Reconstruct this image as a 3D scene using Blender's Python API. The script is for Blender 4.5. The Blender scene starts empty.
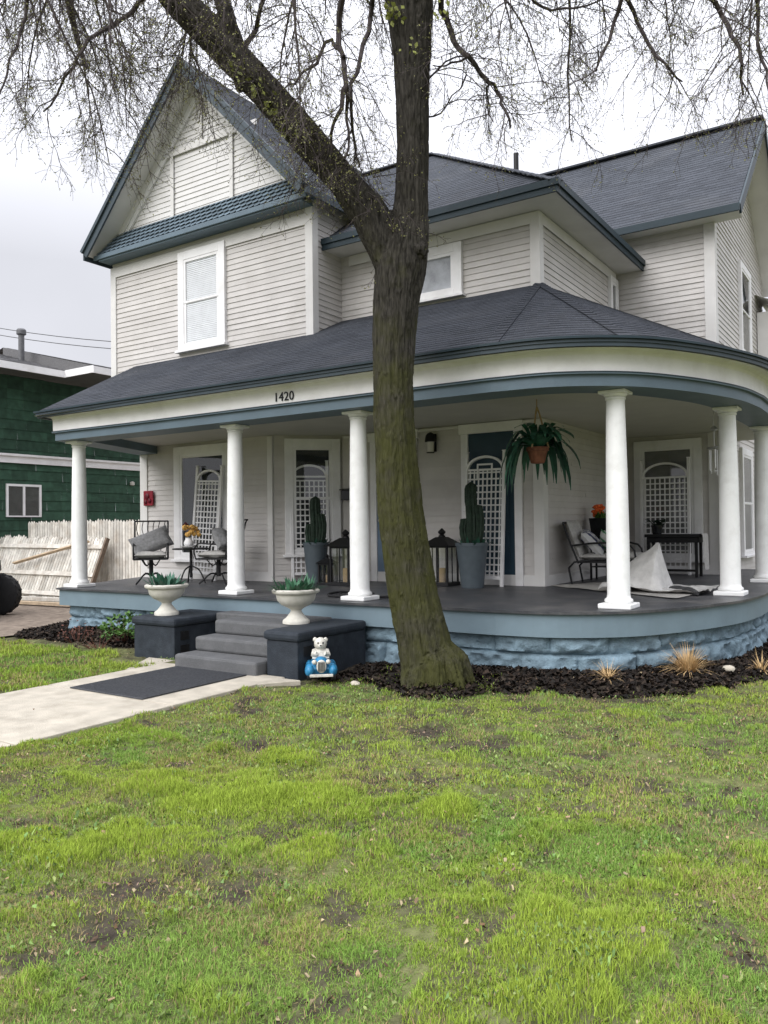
import bpy, math, random
import numpy as np
from mathutils import Vector, Matrix
random.seed(7); rng = np.random.default_rng(7)
S = bpy.context.scene
COL = S.collection
V = Vector

# ------------------------------------------------------------------ camera
F = 801.0; PITCH = .01819; YAW = .58389; ROLL = -.0126
CAM = V((0, 0, 1.6))
fw = V((-math.sin(YAW)*math.cos(PITCH), math.cos(YAW)*math.cos(PITCH), math.sin(PITCH)))
r0 = V((math.cos(YAW), math.sin(YAW), 0)); u0 = r0.cross(fw)
rt = r0*math.cos(ROLL) + u0*math.sin(ROLL); up = u0*math.cos(ROLL) - r0*math.sin(ROLL)
cd = bpy.data.cameras.new('camera'); cam = bpy.data.objects.new('camera', cd); COL.objects.link(cam)
cam.matrix_world = Matrix(((rt.x, up.x, -fw.x, CAM.x), (rt.y, up.y, -fw.y, CAM.y), (rt.z, up.z, -fw.z, CAM.z), (0, 0, 0, 1)))
cd.sensor_fit = 'VERTICAL'; cd.sensor_height = 24; cd.lens = F/1024*24; cd.clip_end = 2000; cd.clip_start = .05
S.camera = cam
def at(x, y, d):                      # a point d metres in front of the viewer
    return CAM + (fw*F + rt*(x-384) + up*(512-y))*(d/F)

# ------------------------------------------------------------------ materials
MATS = {}
def mat(name, col, rough=.6, var=.12, scale=6., bump=0., bscale=60., spec=.3, tone=False, dirt=0., dcol=(.12, .10, .08), dscale=2.5, stretch=None, metal=0., attr=None, detail=5):
    m = bpy.data.materials.new(name); m.use_nodes = True; MATS[name] = m
    N, L = m.node_tree.nodes, m.node_tree.links
    b = N['Principled BSDF']; b.inputs['Roughness'].default_value = rough; b.inputs['Specular IOR Level'].default_value = spec; b.inputs['Metallic'].default_value = metal
    tc = N.new('ShaderNodeTexCoord'); src = tc.outputs['Object']
    if stretch:
        mp = N.new('ShaderNodeMapping'); mp.inputs['Scale'].default_value = stretch; L.new(src, mp.inputs['Vector']); src = mp.outputs['Vector']
    n = N.new('ShaderNodeTexNoise'); n.inputs['Scale'].default_value = scale; n.inputs['Detail'].default_value = detail; L.new(src, n.inputs['Vector'])
    r = N.new('ShaderNodeMapRange'); r.inputs['From Min'].default_value = .3; r.inputs['From Max'].default_value = .7
    r.inputs['To Min'].default_value = 1-var; r.inputs['To Max'].default_value = 1+var; L.new(n.outputs['Fac'], r.inputs['Value'])
    mul = N.new('ShaderNodeVectorMath'); mul.operation = 'SCALE'; mul.inputs[0].default_value = col[:3]
    if attr:
        a = N.new('ShaderNodeAttribute'); a.attribute_name = attr; L.new(a.outputs['Color'], mul.inputs[0])
    L.new(r.outputs['Result'], mul.inputs['Scale']); out = mul.outputs['Vector']
    if tone:
        a = N.new('ShaderNodeAttribute'); a.attribute_name = 'tone'
        m2 = N.new('ShaderNodeVectorMath'); m2.operation = 'SCALE'; L.new(out, m2.inputs[0]); L.new(a.outputs['Fac'], m2.inputs['Scale']); out = m2.outputs['Vector']
    if dirt:
        n2 = N.new('ShaderNodeTexNoise'); n2.inputs['Scale'].default_value = dscale; n2.inputs['Detail'].default_value = 8; n2.inputs['Roughness'].default_value = .65; L.new(tc.outputs['Object'], n2.inputs['Vector'])
        r2 = N.new('ShaderNodeMapRange'); r2.inputs['From Min'].default_value = .48; r2.inputs['From Max'].default_value = .72; r2.inputs['To Max'].default_value = dirt; L.new(n2.outputs['Fac'], r2.inputs['Value'])
        mx = N.new('ShaderNodeMix'); mx.data_type = 'RGBA'; L.new(r2.outputs['Result'], mx.inputs[0]); L.new(out, mx.inputs[6]); mx.inputs[7].default_value = (*dcol, 1); out = mx.outputs[2]
    L.new(out, b.inputs['Base Color'])
    if bump:
        n3 = N.new('ShaderNodeTexNoise'); n3.inputs['Scale'].default_value = bscale; n3.inputs['Detail'].default_value = 6; L.new(src, n3.inputs['Vector'])
        bp = N.new('ShaderNodeBump'); bp.inputs['Strength'].default_value = bump; bp.inputs['Distance'].default_value = .02; L.new(n3.outputs['Fac'], bp.inputs['Height']); L.new(bp.outputs['Normal'], b.inputs['Normal'])
    return m
siding = mat('siding_paint', (.53, .507, .487), .5, .06, 3, .05, 90, dirt=.22, dcol=(.30, .27, .22), dscale=1.6, tone=True)
whitep = mat('white_paint', (.79, .782, .785), .5, .05, 4, .08, 60, dirt=.24, dcol=(.42, .40, .35), dscale=3)
colwhite = mat('column_white', (.82, .82, .81), .5, .05, 4, .08, 40, dirt=.26, dcol=(.5, .48, .44), dscale=7)
cream = mat('cream_paint', (.64, .628, .612), .5, .05, 3, .05, 60, dirt=.15, dcol=(.4, .36, .3), dscale=2)
ceilp = mat('ceiling_paint', (.50, .485, .45), .6, .05, 3, .05, 40)
bluep = mat('blue_grey_paint', (.115, .160, .195), .5, .08, 3, .06, 50, dirt=.2, dcol=(.09, .11, .13), dscale=2.2)
tealp = mat('dark_teal_paint', (.020, .036, .046), .5, .1, 4, .05, 50)
stone = mat('painted_stone', (.175, .25, .30), .75, .25, 9, .6, 45, dirt=.35, dcol=(.10, .13, .15), dscale=6)
shingle = mat('asphalt_shingle', (.050, .055, .066), .9, .22, 60, .5, 220, spec=.15, tone=True, dirt=.35, dcol=(.095, .098, .105), dscale=.8)
shingle2 = mat('asphalt_shingle_upper', (.064, .070, .082), .9, .2, 50, .5, 200, spec=.15, tone=True, dirt=.4, dcol=(.115, .117, .122), dscale=.7)
skirtp = mat('skirt_paint', (.165, .225, .262), .5, .08, 3, .06, 50, dirt=.2, dcol=(.12, .15, .165), dscale=2.2)
rakep = mat('rake_paint', (.045, .062, .075), .5, .1, 4, .05, 50)
floorp = mat('porch_floor_paint', (.052, .054, .060), .42, .3, 5, .15, 30, dirt=.55, dcol=(.17, .16, .15), dscale=1.6, stretch=(1, 8, 1))
carpet = mat('step_carpet', (.125, .127, .130), .95, .2, 120, .5, 300, spec=.1, dirt=.65, dcol=(.17, .17, .175), dscale=5)
slatep = mat('dark_slate_paint', (.028, .034, .043), .7, .2, 8, .3, 60, spec=.2, dirt=.25, dcol=(.06, .07, .08), dscale=4)
concrete = mat('concrete', (.44, .40, .33), .85, .16, 5, .3, 80, dirt=.6, dcol=(.27, .24, .19), dscale=3)
urnm = mat('urn_stone', (.58, .56, .50), .7, .08, 12, .2, 80, dirt=.3, dcol=(.36, .34, .28), dscale=8)
black = mat('black_iron', (.012, .012, .013), .5, .2, 20, .1, 80)
blackg = mat('black_gloss', (.012, .013, .015), .2, .1, 8)
rubber = mat('rubber', (.014, .014, .015), .8, .2, 30, .3, 60)
greyfab = mat('grey_fabric', (.25, .25, .255), .95, .2, 25, .5, 200, spec=.1)
lightfab = mat('light_fabric', (.45, .44, .42), .95, .15, 25, .4, 200, spec=.1)
potm = mat('grey_pot', (.085, .105, .12), .55, .1, 10, .1, 60)
cactus = mat('cactus_green', (.018, .035, .022), .6, .35, 18, .4, 60)
fernm = mat('fern_green', (.028, .098, .062), .45, .5, 9, .1, 40)
leafg = mat('succulent_green', (.045, .13, .07), .5, .45, 14)
greenleaf = mat('perennial_green', (.07, .15, .03), .6, .4, 14)
redstem = mat('red_stem', (.13, .055, .04), .7, .4, 14)
drygrass = mat('dry_grass', (.52, .36, .18), .8, .35, 18)
navy = mat('navy_door', (.022, .050, .075), .4, .1, 4)
doorblue = mat('grey_blue_door', (.14, .20, .28), .45, .08, 3)
terracotta = mat('terracotta', (.19, .075, .042), .7, .3, 14, .2, 60)
jute = mat('rope', (.38, .27, .15), .9, .2, 60)
red = mat('red_enamel', (.22, .012, .025), .5, .3, 30)
orange = mat('orange_petal', (.75, .13, .03), .6, .2, 30)
yellow = mat('yellow_petal', (.62, .36, .10), .7, .25, 30)
plastic = mat('plastic_sheet', (.55, .54, .52), .35, .15, 8, .5, 25, dirt=.25, dcol=(.3, .3, .3), dscale=6)
rugm = mat('rug_weave', (.40, .385, .36), .95, .15, 10, .4, 180, dirt=.4, dcol=(.16, .15, .14), dscale=3)
matm = mat('ribbed_mat', (.068, .071, .078), .9, .25, 40, .5, 160, dirt=.3, dcol=(.10, .10, .10), dscale=4)
ggreen = mat('green_shakes', (.030, .072, .046), .8, .3, 5, .3, 60, tone=True, dirt=.3, dcol=(.012, .03, .02), dscale=1.2)
groof = mat('neighbour_shingle', (.135, .133, .135), .9, .2, 30, .3, 90)
fencew = mat('weathered_white', (.64, .61, .55), .85, .18, 7, .3, 50, dirt=.6, dcol=(.33, .26, .19), dscale=4, tone=True)
rawwood = mat('raw_wood', (.50, .39, .27), .8, .2, 8, .2, 50)
vent = mat('galvanised_vent', (.12, .12, .125), .5, .2, 12, metal=.3)
chrome = mat('chime_metal', (.55, .55, .53), .35, .1, 20, metal=.8)
cblue = mat('glazed_blue', (.03, .19, .36), .3, .3, 16)
cwhite = mat('glazed_white', (.60, .58, .52), .45, .2, 22, dirt=.3, dcol=(.2, .17, .12), dscale=18)
window_backing = mat('blind_white', (.86, .87, .89), .8, .06, 6)
greycurt = mat('blind_grey', (.16, .16, .16), .8, .15, 6)
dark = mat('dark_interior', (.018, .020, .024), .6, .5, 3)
lampglass = mat('frosted_glass', (.55, .53, .48), .3, .05, 8)
soil = mat('soil', (.052, .042, .033), .95, .5, 9, .8, 40, spec=.1, dirt=.35, dcol=(.15, .12, .08), dscale=14)
groundm = mat('lawn_soil', (1, 1, 1), .95, .4, 14, .8, 40, spec=.1, attr='tint', dirt=.3, dcol=(.13, .105, .07), dscale=22)
gravel = mat('dirt_drive', (.22, .18, .145), .95, .3, 7, .7, 45, spec=.1, dirt=.5, dcol=(.12, .09, .07), dscale=2)
mulchm = mat('mulch', (.022, .016, .013), .95, .6, 30, .8, 60, spec=.1, tone=True)
stripem = mat('striped_fabric', (.42, .42, .42), .95, .1, 20)
def grassmat():
    m = bpy.data.materials.new('grass_blade'); m.use_nodes = True; N, L = m.node_tree.nodes, m.node_tree.links; N.remove(N['Principled BSDF'])
    a = N.new('ShaderNodeAttribute'); a.attribute_name = 'tint'; g = N.new('ShaderNodeNewGeometry')
    mx = N.new('ShaderNodeMix'); mx.data_type = 'VECTOR'; mx.inputs[0].default_value = .55; L.new(g.outputs['Normal'], mx.inputs[4]); mx.inputs[5].default_value = (0, 0, 1)
    d = N.new('ShaderNodeBsdfDiffuse'); t = N.new('ShaderNodeBsdfTranslucent'); L.new(a.outputs['Color'], d.inputs['Color']); L.new(a.outputs['Color'], t.inputs['Color']); L.new(mx.outputs[1], d.inputs['Normal'])
    s = N.new('ShaderNodeMixShader'); s.inputs[0].default_value = .35; L.new(d.outputs[0], s.inputs[1]); L.new(t.outputs[0], s.inputs[2]); L.new(s.outputs[0], N['Material Output'].inputs['Surface']); return m
grassm = grassmat()
litterm = mat('dead_leaf', (1, 1, 1), .85, .2, 30, spec=.15, attr='tint')
budm = mat('young_leaf', (.22, .22, .08), .6, .5, 5)
twigm = mat('twig_bark', (.068, .057, .056), .9, .3, 12, spec=.1)
def bark():
    m = mat('bark', (.047, .043, .037), .95, .6, 16, 1., 22, spec=.1, stretch=(3, 3, .45), dirt=0, detail=8)
    N, L = m.node_tree.nodes, m.node_tree.links; b = N['Principled BSDF']
    prev = b.inputs['Base Color'].links[0].from_socket
    tc = N.new('ShaderNodeTexCoord'); n = N.new('ShaderNodeTexNoise'); n.inputs['Scale'].default_value = 2.2; n.inputs['Detail'].default_value = 9; n.inputs['Roughness'].default_value = .7
    L.new(tc.outputs['Object'], n.inputs['Vector'])
    sx = N.new('ShaderNodeSeparateXYZ'); L.new(tc.outputs['Object'], sx.inputs[0])
    # moss grows on the lower trunk
    hz = N.new('ShaderNodeMapRange'); hz.inputs['From Min'].default_value = 2.2; hz.inputs['From Max'].default_value = 4.6; hz.inputs['To Min'].default_value = .20; hz.inputs['To Max'].default_value = -.10; L.new(sx.outputs['Z'], hz.inputs['Value'])
    ad = N.new('ShaderNodeMath'); L.new(n.outputs['Fac'], ad.inputs[0]); L.new(hz.outputs['Result'], ad.inputs[1])
    r = N.new('ShaderNodeMapRange'); r.inputs['From Min'].default_value = .48; r.inputs['From Max'].default_value = .76; r.inputs['To Max'].default_value = .85; L.new(ad.outputs[0], r.inputs['Value'])
    mx = N.new('ShaderNodeMix'); mx.data_type = 'RGBA'; L.new(r.outputs['Result'], mx.inputs[0]); L.new(prev, mx.inputs[6]); mx.inputs[7].default_value = (.056, .058, .018, 1)
    L.new(mx.outputs[2], b.inputs['Base Color'])
    return m
barkm = bark()
def glassmat():
    m = bpy.data.materials.new('window_glass'); m.use_nodes = True; N, L = m.node_tree.nodes, m.node_tree.links
    N.remove(N['Principled BSDF']); o = N['Material Output']
    t = N.new('ShaderNodeBsdfTransparent'); t.inputs[0].default_value = (.97, .98, .98, 1); g = N.new('ShaderNodeBsdfGlossy'); g.inputs['Roughness'].default_value = .03
    n = N.new('ShaderNodeTexNoise'); n.inputs['Scale'].default_value = 1.3; tc = N.new('ShaderNodeTexCoord'); L.new(tc.outputs['Object'], n.inputs['Vector'])
    bp = N.new('ShaderNodeBump'); bp.inputs['Strength'].default_value = .08; L.new(n.outputs['Fac'], bp.inputs['Height']); L.new(bp.outputs['Normal'], g.inputs['Normal'])
    lw = N.new('ShaderNodeLayerWeight'); lw.inputs['Blend'].default_value = .5; pw = N.new('ShaderNodeMath'); pw.operation = 'POWER'; pw.inputs[1].default_value = 4; L.new(lw.outputs['Facing'], pw.inputs[0]); f = N.new('ShaderNodeMath'); f.operation = 'MULTIPLY_ADD'; f.inputs[1].default_value = .88; f.inputs[2].default_value = .09; L.new(pw.outputs[0], f.inputs[0])
    mx = N.new('ShaderNodeMixShader'); L.new(f.outputs[0], mx.inputs[0]); L.new(t.outputs[0], mx.inputs[1]); L.new(g.outputs[0], mx.inputs[2]); L.new(mx.outputs[0], o.inputs['Surface'])
    return m
glass = glassmat()

# ------------------------------------------------------------------ mesh builder
def clip(poly, a, d, keep_ge):        # half-space clip: dot(a, p) >= d (or <=)
    out = []; s = 1 if keep_ge else -1
    for i in range(len(poly)):
        p, q = poly[i], poly[(i+1) % len(poly)]
        fp, fq = s*(a.dot(p)-d), s*(a.dot(q)-d)
        if fp >= -1e-9: out.append(p)
        if (fp > 1e-9 and fq < -1e-9) or (fp < -1e-9 and fq > 1e-9): out.append(p.lerp(q, fp/(fp-fq)))
    return out
class MB:
    def __init__(s): s.v = []; s.f = []; s.t = []
    def add(s, vs, fs, tone=1.):
        o = len(s.v); s.v += [tuple(p) for p in vs]; s.f += [tuple(i+o for i in f) for f in fs]; s.t += [tone]*len(fs); return s
    def poly(s, *p, tone=1.): return s.add(p, [tuple(range(len(p)))], tone)
    def obox(s, c, ax, ay, az, tone=1.):     # centre + three half-axes
        c, ax, ay, az = V(c), V(ax), V(ay), V(az)
        vs = [c+i*ax+j*ay+k*az for k in (-1, 1) for j in (-1, 1) for i in (-1, 1)]
        return s.add(vs, [(0, 2, 3, 1), (4, 5, 7, 6), (0, 1, 5, 4), (2, 6, 7, 3), (0, 4, 6, 2), (1, 3, 7, 5)], tone)
    def box(s, x0, x1, y0, y1, z0, z1, tone=1.):
        return s.obox(((x0+x1)/2, (y0+y1)/2, (z0+z1)/2), ((x1-x0)/2, 0, 0), (0, (y1-y0)/2, 0), (0, 0, (z1-z0)/2), tone)
    def bar(s, p, q, w, h, upv=(0, 0, 1), tone=1.):   # rectangular bar from p to q
        p, q = V(p), V(q); d = (q-p); L = d.length; d.normalize(); u = V(upv)
        x = d.cross(u); x = x.normalized() if x.length > 1e-5 else V((1, 0, 0)); y = x.cross(d).normalized()
        return s.obox((p+q)/2, x*w/2, d*L/2, y*h/2, tone)
    def tube(s, pts, rad, n=8, cap=True, tone=1.):
        pts = [V(p) for p in pts]; rad = [rad]*len(pts) if not hasattr(rad, '__len__') else rad
        o = len(s.v); u = None
        for i, p in enumerate(pts):
            d = (pts[min(i+1, len(pts)-1)]-pts[max(i-1, 0)]).normalized()
            if u is None: u = d.orthogonal().normalized()
            u = (u-d*u.dot(d)); u = u.normalized() if u.length > 1e-6 else d.orthogonal().normalized()
            w = d.cross(u)
            for k in range(n):
                a = 2*math.pi*k/n; s.v.append(tuple(p+(u*math.cos(a)+w*math.sin(a))*rad[i]))
        m = 0
        for i in range(len(pts)-1):
            for k in range(n):
                s.f.append((o+i*n+k, o+i*n+(k+1) % n, o+(i+1)*n+(k+1) % n, o+(i+1)*n+k)); m += 1
        if cap: s.f.append(tuple(o+k for k in range(n))[::-1]); s.f.append(tuple(o+(len(pts)-1)*n+k for k in range(n))); m += 2
        s.t += [tone]*m; return s
    def lathe(s, c, prof, n=24, tone=1.):    # prof: (radius, z)
        c = V(c); o = len(s.v)
        for r, z in prof:
            for k in range(n):
                a = 2*math.pi*k/n; s.v.append((c.x+r*math.cos(a), c.y+r*math.sin(a), c.z+z))
        m = 0
        for i in range(len(prof)-1):
            for k in range(n):
                s.f.append((o+i*n+k, o+i*n+(k+1) % n, o+(i+1)*n+(k+1) % n, o+(i+1)*n+k)); m += 1
        s.f.append(tuple(o+k for k in range(n))[::-1]); s.f.append(tuple(o+(len(prof)-1)*n+k for k in range(n))); s.t += [tone]*(m+2); return s
    def ball(s, c, rx, ry, rz, n=14, m=9, jit=0., tone=1.):
        c = V(c); prof = []; o = len(s.v)
        for i in range(m+1):
            th = math.pi*i/m
            for k in range(n):
                a = 2*math.pi*k/n; j = 1+random.uniform(-jit, jit)
                s.v.append((c.x+rx*j*math.sin(th)*math.cos(a), c.y+ry*j*math.sin(th)*math.sin(a), c.z-rz*j*math.cos(th)))
        for i in range(m):
            for k in range(n): s.f.append((o+i*n+k, o+i*n+(k+1) % n, o+(i+1)*n+(k+1) % n, o+(i+1)*n+k))
        s.t += [tone]*(n*m); return s
    def cushion(s, c, ax, ay, az, n=12, wob=.012):   # soft pillow: half-axes
        c, ax, ay, az = V(c), V(ax), V(ay), V(az); o = len(s.v)
        for sd in (1, -1):
            for i in range(n+1):
                for j in range(n+1):
                    u, v = 2*i/n-1, 2*j/n-1
                    h = ((1-u**4)*(1-v**4))**.45
                    pin = 1-.07*(1-abs(u*v))*(1 if max(abs(u), abs(v)) > .8 else 0)
                    s.v.append(tuple(c+ax*u*pin+ay*v*pin+az*sd*h+az.normalized()*random.uniform(-wob, wob)*h))
            b = o if sd == 1 else o+(n+1)**2
            for i in range(n):
                for j in range(n):
                    q = (b+i*(n+1)+j, b+(i+1)*(n+1)+j, b+(i+1)*(n+1)+j+1, b+i*(n+1)+j+1); s.f.append(q if sd == 1 else q[::-1])
        s.t += [1.]*(2*n*n); return s
    def lap(s, poly, nrm, step, t, z0=None, tab=0., rnd=0.):   # overlapping courses on a planar polygon
        poly = [V(p) for p in poly]; nrm = V(nrm).normalized(); Z = V((0, 0, 1)); U = nrm.cross(Z).normalized()
        zs = [p.z for p in poly]; za = min(zs) if z0 is None else z0; k = 0
        while za < max(zs)-1e-4:
            zb = za+step; c = clip(clip(poly, Z, za, True), Z, zb, False)
            if len(c) >= 3 and max(p.z for p in c)-min(p.z for p in c) > 1e-4:
                pieces = [c]
                if tab:
                    us = [U.dot(p) for p in c]; pieces = []; u = min(us)-((k*.37) % 1)*tab
                    while u < max(us):
                        w = tab*random.uniform(.75, 1.25); pc = clip(clip(c, U, u, True), U, u+w, False); u += w
                        if len(pc) >= 3: pieces.append(pc)
                row = 1+random.uniform(-rnd, rnd)*.4
                for pc in pieces:
                    tn = row*(1+random.uniform(-rnd, rnd)); tt = t*(random.uniform(.7, 1.2) if tab else 1)
                    vs = [p+nrm*(tt*max(0., (zb-p.z)/step)) for p in pc]
                    # orient
                    nn = (vs[1]-vs[0]).cross(vs[2]-vs[0])
                    if nn.dot(nrm) < 0: vs = vs[::-1]; pc = pc[::-1]
                    s.poly(*vs, tone=tn)
                    for i in range(len(pc)):
                        j = (i+1) % len(pc)
                        if abs(pc[i].z-za) < 1e-4 and abs(pc[j].z-za) < 1e-4: s.poly(pc[i], pc[j], vs[j], vs[i], tone=tn)
            za = zb; k += 1
        return s
    def build(s, name, m, parent=None, world=False, smooth=False, bevel=0., ang=40):
        off = V((0, 0, 0))
        if world and parent is not None:
            p = parent
            while p is not None: off += p.location; p = p.parent
        me = bpy.data.meshes.new(name)
        arr = np.array(s.v, dtype=np.float64) - np.array(off)
        me.from_pydata(arr.tolist(), [], s.f)
        if any(abs(x-1) > 1e-6 for x in s.t) or True:
            a = me.attributes.new('tone', 'FLOAT', 'FACE'); a.data.foreach_set('value', s.t)
        me.materials.append(m)
        if smooth:
            me.shade_smooth(); me.set_sharp_from_angle(angle=math.radians(ang))
        o = bpy.data.objects.new(name, me); COL.objects.link(o)
        if parent is not None: o.parent = parent
        if bevel:
            b = o.modifiers.new('bevel', 'BEVEL'); b.width = bevel; b.segments = 2; b.limit_method = 'ANGLE'; b.angle_limit = math.radians(50)
        return o
def thing(name, label, cat, loc, rz=0., group=None, rot=None):
    o = bpy.data.objects.new(name, None); COL.objects.link(o); o.location = loc; o.rotation_euler = rot or (0, 0, rz)
    o['label'] = label; o['category'] = cat
    if group: o['group'] = group
    o.empty_display_size = .1
    return o
def tag(o, label, cat, group=None, kind=None):
    if label: o['label'] = label
    if cat: o['category'] = cat
    if group: o['group'] = group
    if kind: o['kind'] = kind
    return o
def dup(root, loc, rz, label):
    r = root.copy(); COL.objects.link(r); r.location = loc; r.rotation_euler = (0, 0, rz); r['label'] = label
    for ch in list(root.children):
        c = ch.copy(); COL.objects.link(c); c.parent = r
        for g in ch.children:
            d = g.copy(); COL.objects.link(d); d.parent = c
    return r

# ------------------------------------------------------------------ numpy noise
_lat = rng.random((64, 256, 256)) if False else rng.random((256, 256))
def vnoise(x, y):
    xi = np.floor(x).astype(int); yi = np.floor(y).astype(int); fx = x-xi; fy = y-yi
    fx = fx*fx*(3-2*fx); fy = fy*fy*(3-2*fy); g = lambda a, b: _lat[a % 256, b % 256]
    return (g(xi, yi)*(1-fx)+g(xi+1, yi)*fx)*(1-fy)+(g(xi, yi+1)*(1-fx)+g(xi+1, yi+1)*fx)*fy
def fbm(x, y, o=4):
    s = 0; a = .5; t = 0
    for i in range(o): s = s+a*vnoise(x*2**i+17.3*i, y*2**i+9.1*i); t += a; a *= .5
    return s/t

# ------------------------------------------------------------------ house geometry
# porch line through the column centres (front, rounded corner, side)
ctrl = [(-3.75, 8.05), (-3.18, 8.14), (-2.68, 8.48), (-2.35, 9.0), (-2.10, 9.6), (-1.94, 10.2), (-1.87, 10.9)]
def catmull(P, n=6):
    P = [V(p) for p in P]; Q = [P[0]*2-P[1]]+P+[P[-1]*2-P[-2]]; out = []
    for i in range(1, len(Q)-2):
        for k in range(n):
            t = k/n; a, b, c, d = Q[i-1:i+3]
            out.append(.5*((2*b)+(c-a)*t+(2*a-5*b+4*c-d)*t*t+(3*b-a-3*c+d)*t**3))
    out.append(P[-1]); return out
curve = [V((p.x, p.y)) for p in catmull([(x, y, 0) for x, y in ctrl])]
FRONT0 = V((-11.08, 8.0)); BACKL = V((-12.05, 10.35)); SIDEE = V((-1.87, 16.6))
BASE = [BACKL, FRONT0] + [V((x, 8.05)) for x in (-9.5, -7.5, -5.5)] + curve + [V((-1.87, y)) for y in (12, 14)] + [SIDEE]
def offset(path, d):                  # outward = right-hand side looking along the path is inside; we push away from the house
    out = []
    for i, p in enumerate(path):
        a = path[i]-path[i-1] if i else path[1]-path[0]; b = path[i+1]-path[i] if i < len(path)-1 else a
        na = V((a.y, -a.x)).normalized(); nb = V((b.y, -b.x)).normalized(); n = (na+nb).normalized()
        out.append(p+n*(d/max(.4, n.dot(na))))
    return out
def sweep(mb, prof, path=None):       # prof: list of (outward, z), open strip
    path = path or BASE; rows = [[V((q.x, q.y, z)) for q in offset(path, o)] for o, z in prof]
    for r in range(len(rows)-1):
        for i in range(len(path)-1): mb.poly(rows[r][i], rows[r][i+1], rows[r+1][i+1], rows[r+1][i])
    return mb
H = thing('house', 'two-storey pale grey clapboard house with slate blue trim and a rounded wraparound porch', 'house', (-6, 11, 0))
def hp(mb, name, m, parent=None, **k): return mb.build(name, m, parent or H, world=True, **k)
SX, SZ = .096, .013
XC = -4.5                              # corner of the main block
def wall(name, poly, n, m=siding, z0=None):
    return hp(MB().lap(poly, n, SX, SZ, z0=z0, rnd=.03), name, m)
# --- lower storey
wl = MB()
wl.lap([(-12.25, 10.2, .7), (-8.95, 10.2, .7), (-8.95, 10.2, 3.3), (-12.25, 10.2, 3.3)], (0, -1, 0), SX, SZ, rnd=.035, tab=2.6)
wl.lap([(-8.95, 10.2, .7), (-8.1, 11.05, .7), (-8.1, 11.05, 3.3), (-8.95, 10.2, 3.3)], (.707, -.707, 0), SX, SZ, rnd=.035, tab=2.6)
wl.lap([(-12.25, 10.2, 0), (-13.08, 11.03, 0), (-13.08, 11.03, 4.7), (-12.25, 10.2, 4.7)], (-.707, -.707, 0), SX, SZ, rnd=.035, tab=2.6)
wl.lap([(-13.08, 11.03, 0), (-13.08, 20, 0), (-13.08, 20, 7), (-13.08, 11.03, 7)], (-1, 0, 0), SX, SZ, rnd=.035, tab=2.6)
wl.lap([(-8.1, 11, .7), (XC, 11, .7), (XC, 11, 3.3), (-8.1, 11, 3.3)], (0, -1, 0), SX, SZ, rnd=.035, tab=2.6)
wl.lap([(XC, 11, .7), (XC, 14.7, .7), (XC, 14.7, 3.3), (XC, 11, 3.3)], (1, 0, 0), SX, SZ, rnd=.035, tab=2.6)
wl.lap([(XC, 14.7, .7), (-2.8, 14.7, .7), (-2.8, 14.7, 3.6), (XC, 14.7, 3.6)], (0, -1, 0), SX, SZ, rnd=.035, tab=2.6)
hp(wl, 'wall', siding)
# --- upper storey
wu = MB()
wu.lap([(-13.08, 10.2, 4.3), (-8.08, 10.2, 4.3), (-8.08, 10.2, 7.0), (-13.08, 10.2, 7.0)], (0, -1, 0), SX, SZ, rnd=.035, tab=2.6)
wu.lap([(-8.08, 10.2, 4.3), (-8.08, 15, 4.3), (-8.08, 15, 7.05), (-8.08, 10.2, 7.05)], (1, 0, 0), SX, SZ, rnd=.035, tab=2.6)
wu.lap([(-13.08, 10.2, 4.3), (-13.08, 11.05, 4.3), (-13.08, 11.05, 7.05), (-13.08, 10.2, 7.05)], (-1, 0, 0), SX, SZ, rnd=.035, tab=2.6)
wu.lap([(-8.08, 11, 4.6), (XC, 11, 4.6), (XC, 11, 6.2), (-8.08, 11, 6.2)], (0, -1, 0), SX, SZ, rnd=.035, tab=2.6)
wu.lap([(XC, 11, 4.6), (XC, 15, 4.6), (XC, 15, 6.2), (XC, 11, 6.2)], (1, 0, 0), SX, SZ, rnd=.035, tab=2.6)
wu.lap([(XC-1, 14.7, 4.5), (-2.8, 14.7, 3.6), (-2.8, 14.7, 7.2), (XC-1, 14.7, 7.2)], (0, -1, 0), SX, SZ, rnd=.035, tab=2.6)
wu.lap([(-2.8, 14.7, 0), (-2.8, 20.1, 0), (-2.8, 20.1, 7.1), (-2.8, 17.4, 9.6), (-2.8, 14.7, 7.1)], (1, 0, 0), SX, SZ, rnd=.035, tab=2.6)
wu.box(-13.06, -3, 19.9, 20.0, 0, 6.9)
hp(wu, 'wall', siding)
# pediment of the front gable
GZ, GX, GH = 7.0, -10.58, 2.72; PK = 9.88
pd = MB(); pd.lap([(GX-2.5, 10.2, 7.05), (GX+2.5, 10.2, 7.05), (GX, 10.2, 9.75)], (0, -1, 0), SX, SZ, rnd=.035, tab=2.6)
ped = hp(pd, 'gable_pediment', mat('pediment_paint', (.63, .62, .61), .5, .05, 3, .05, 60, dirt=.15, dcol=(.4, .37, .32), dscale=2))
pt = MB()
for x in (GX-.75, GX+.75): pt.box(x-.04, x+.04, 10.155, 10.178, 7.35, 8.55)
pt.box(GX-1.35, GX+1.35, 10.15, 10.176, 8.5, 8.6); pt.box(GX-.04, GX+.04, 10.155, 10.178, 8.6, 9.5)
for sg in (-1, 1): pt.bar((GX+sg*2.45, 10.15, 7.2), (GX, 10.15, 9.78), .03, .16, upv=(0, -1, 0)) if False else pt.obox(V((GX+sg*1.225, 10.15, 8.42)), V((sg*-1.26, 0, 1.36)), V((0, .02, 0)), V((1.36, 0, sg*1.26)).normalized()*.09)
hp(pt, 'pediment_trim', cream, ped)
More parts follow.
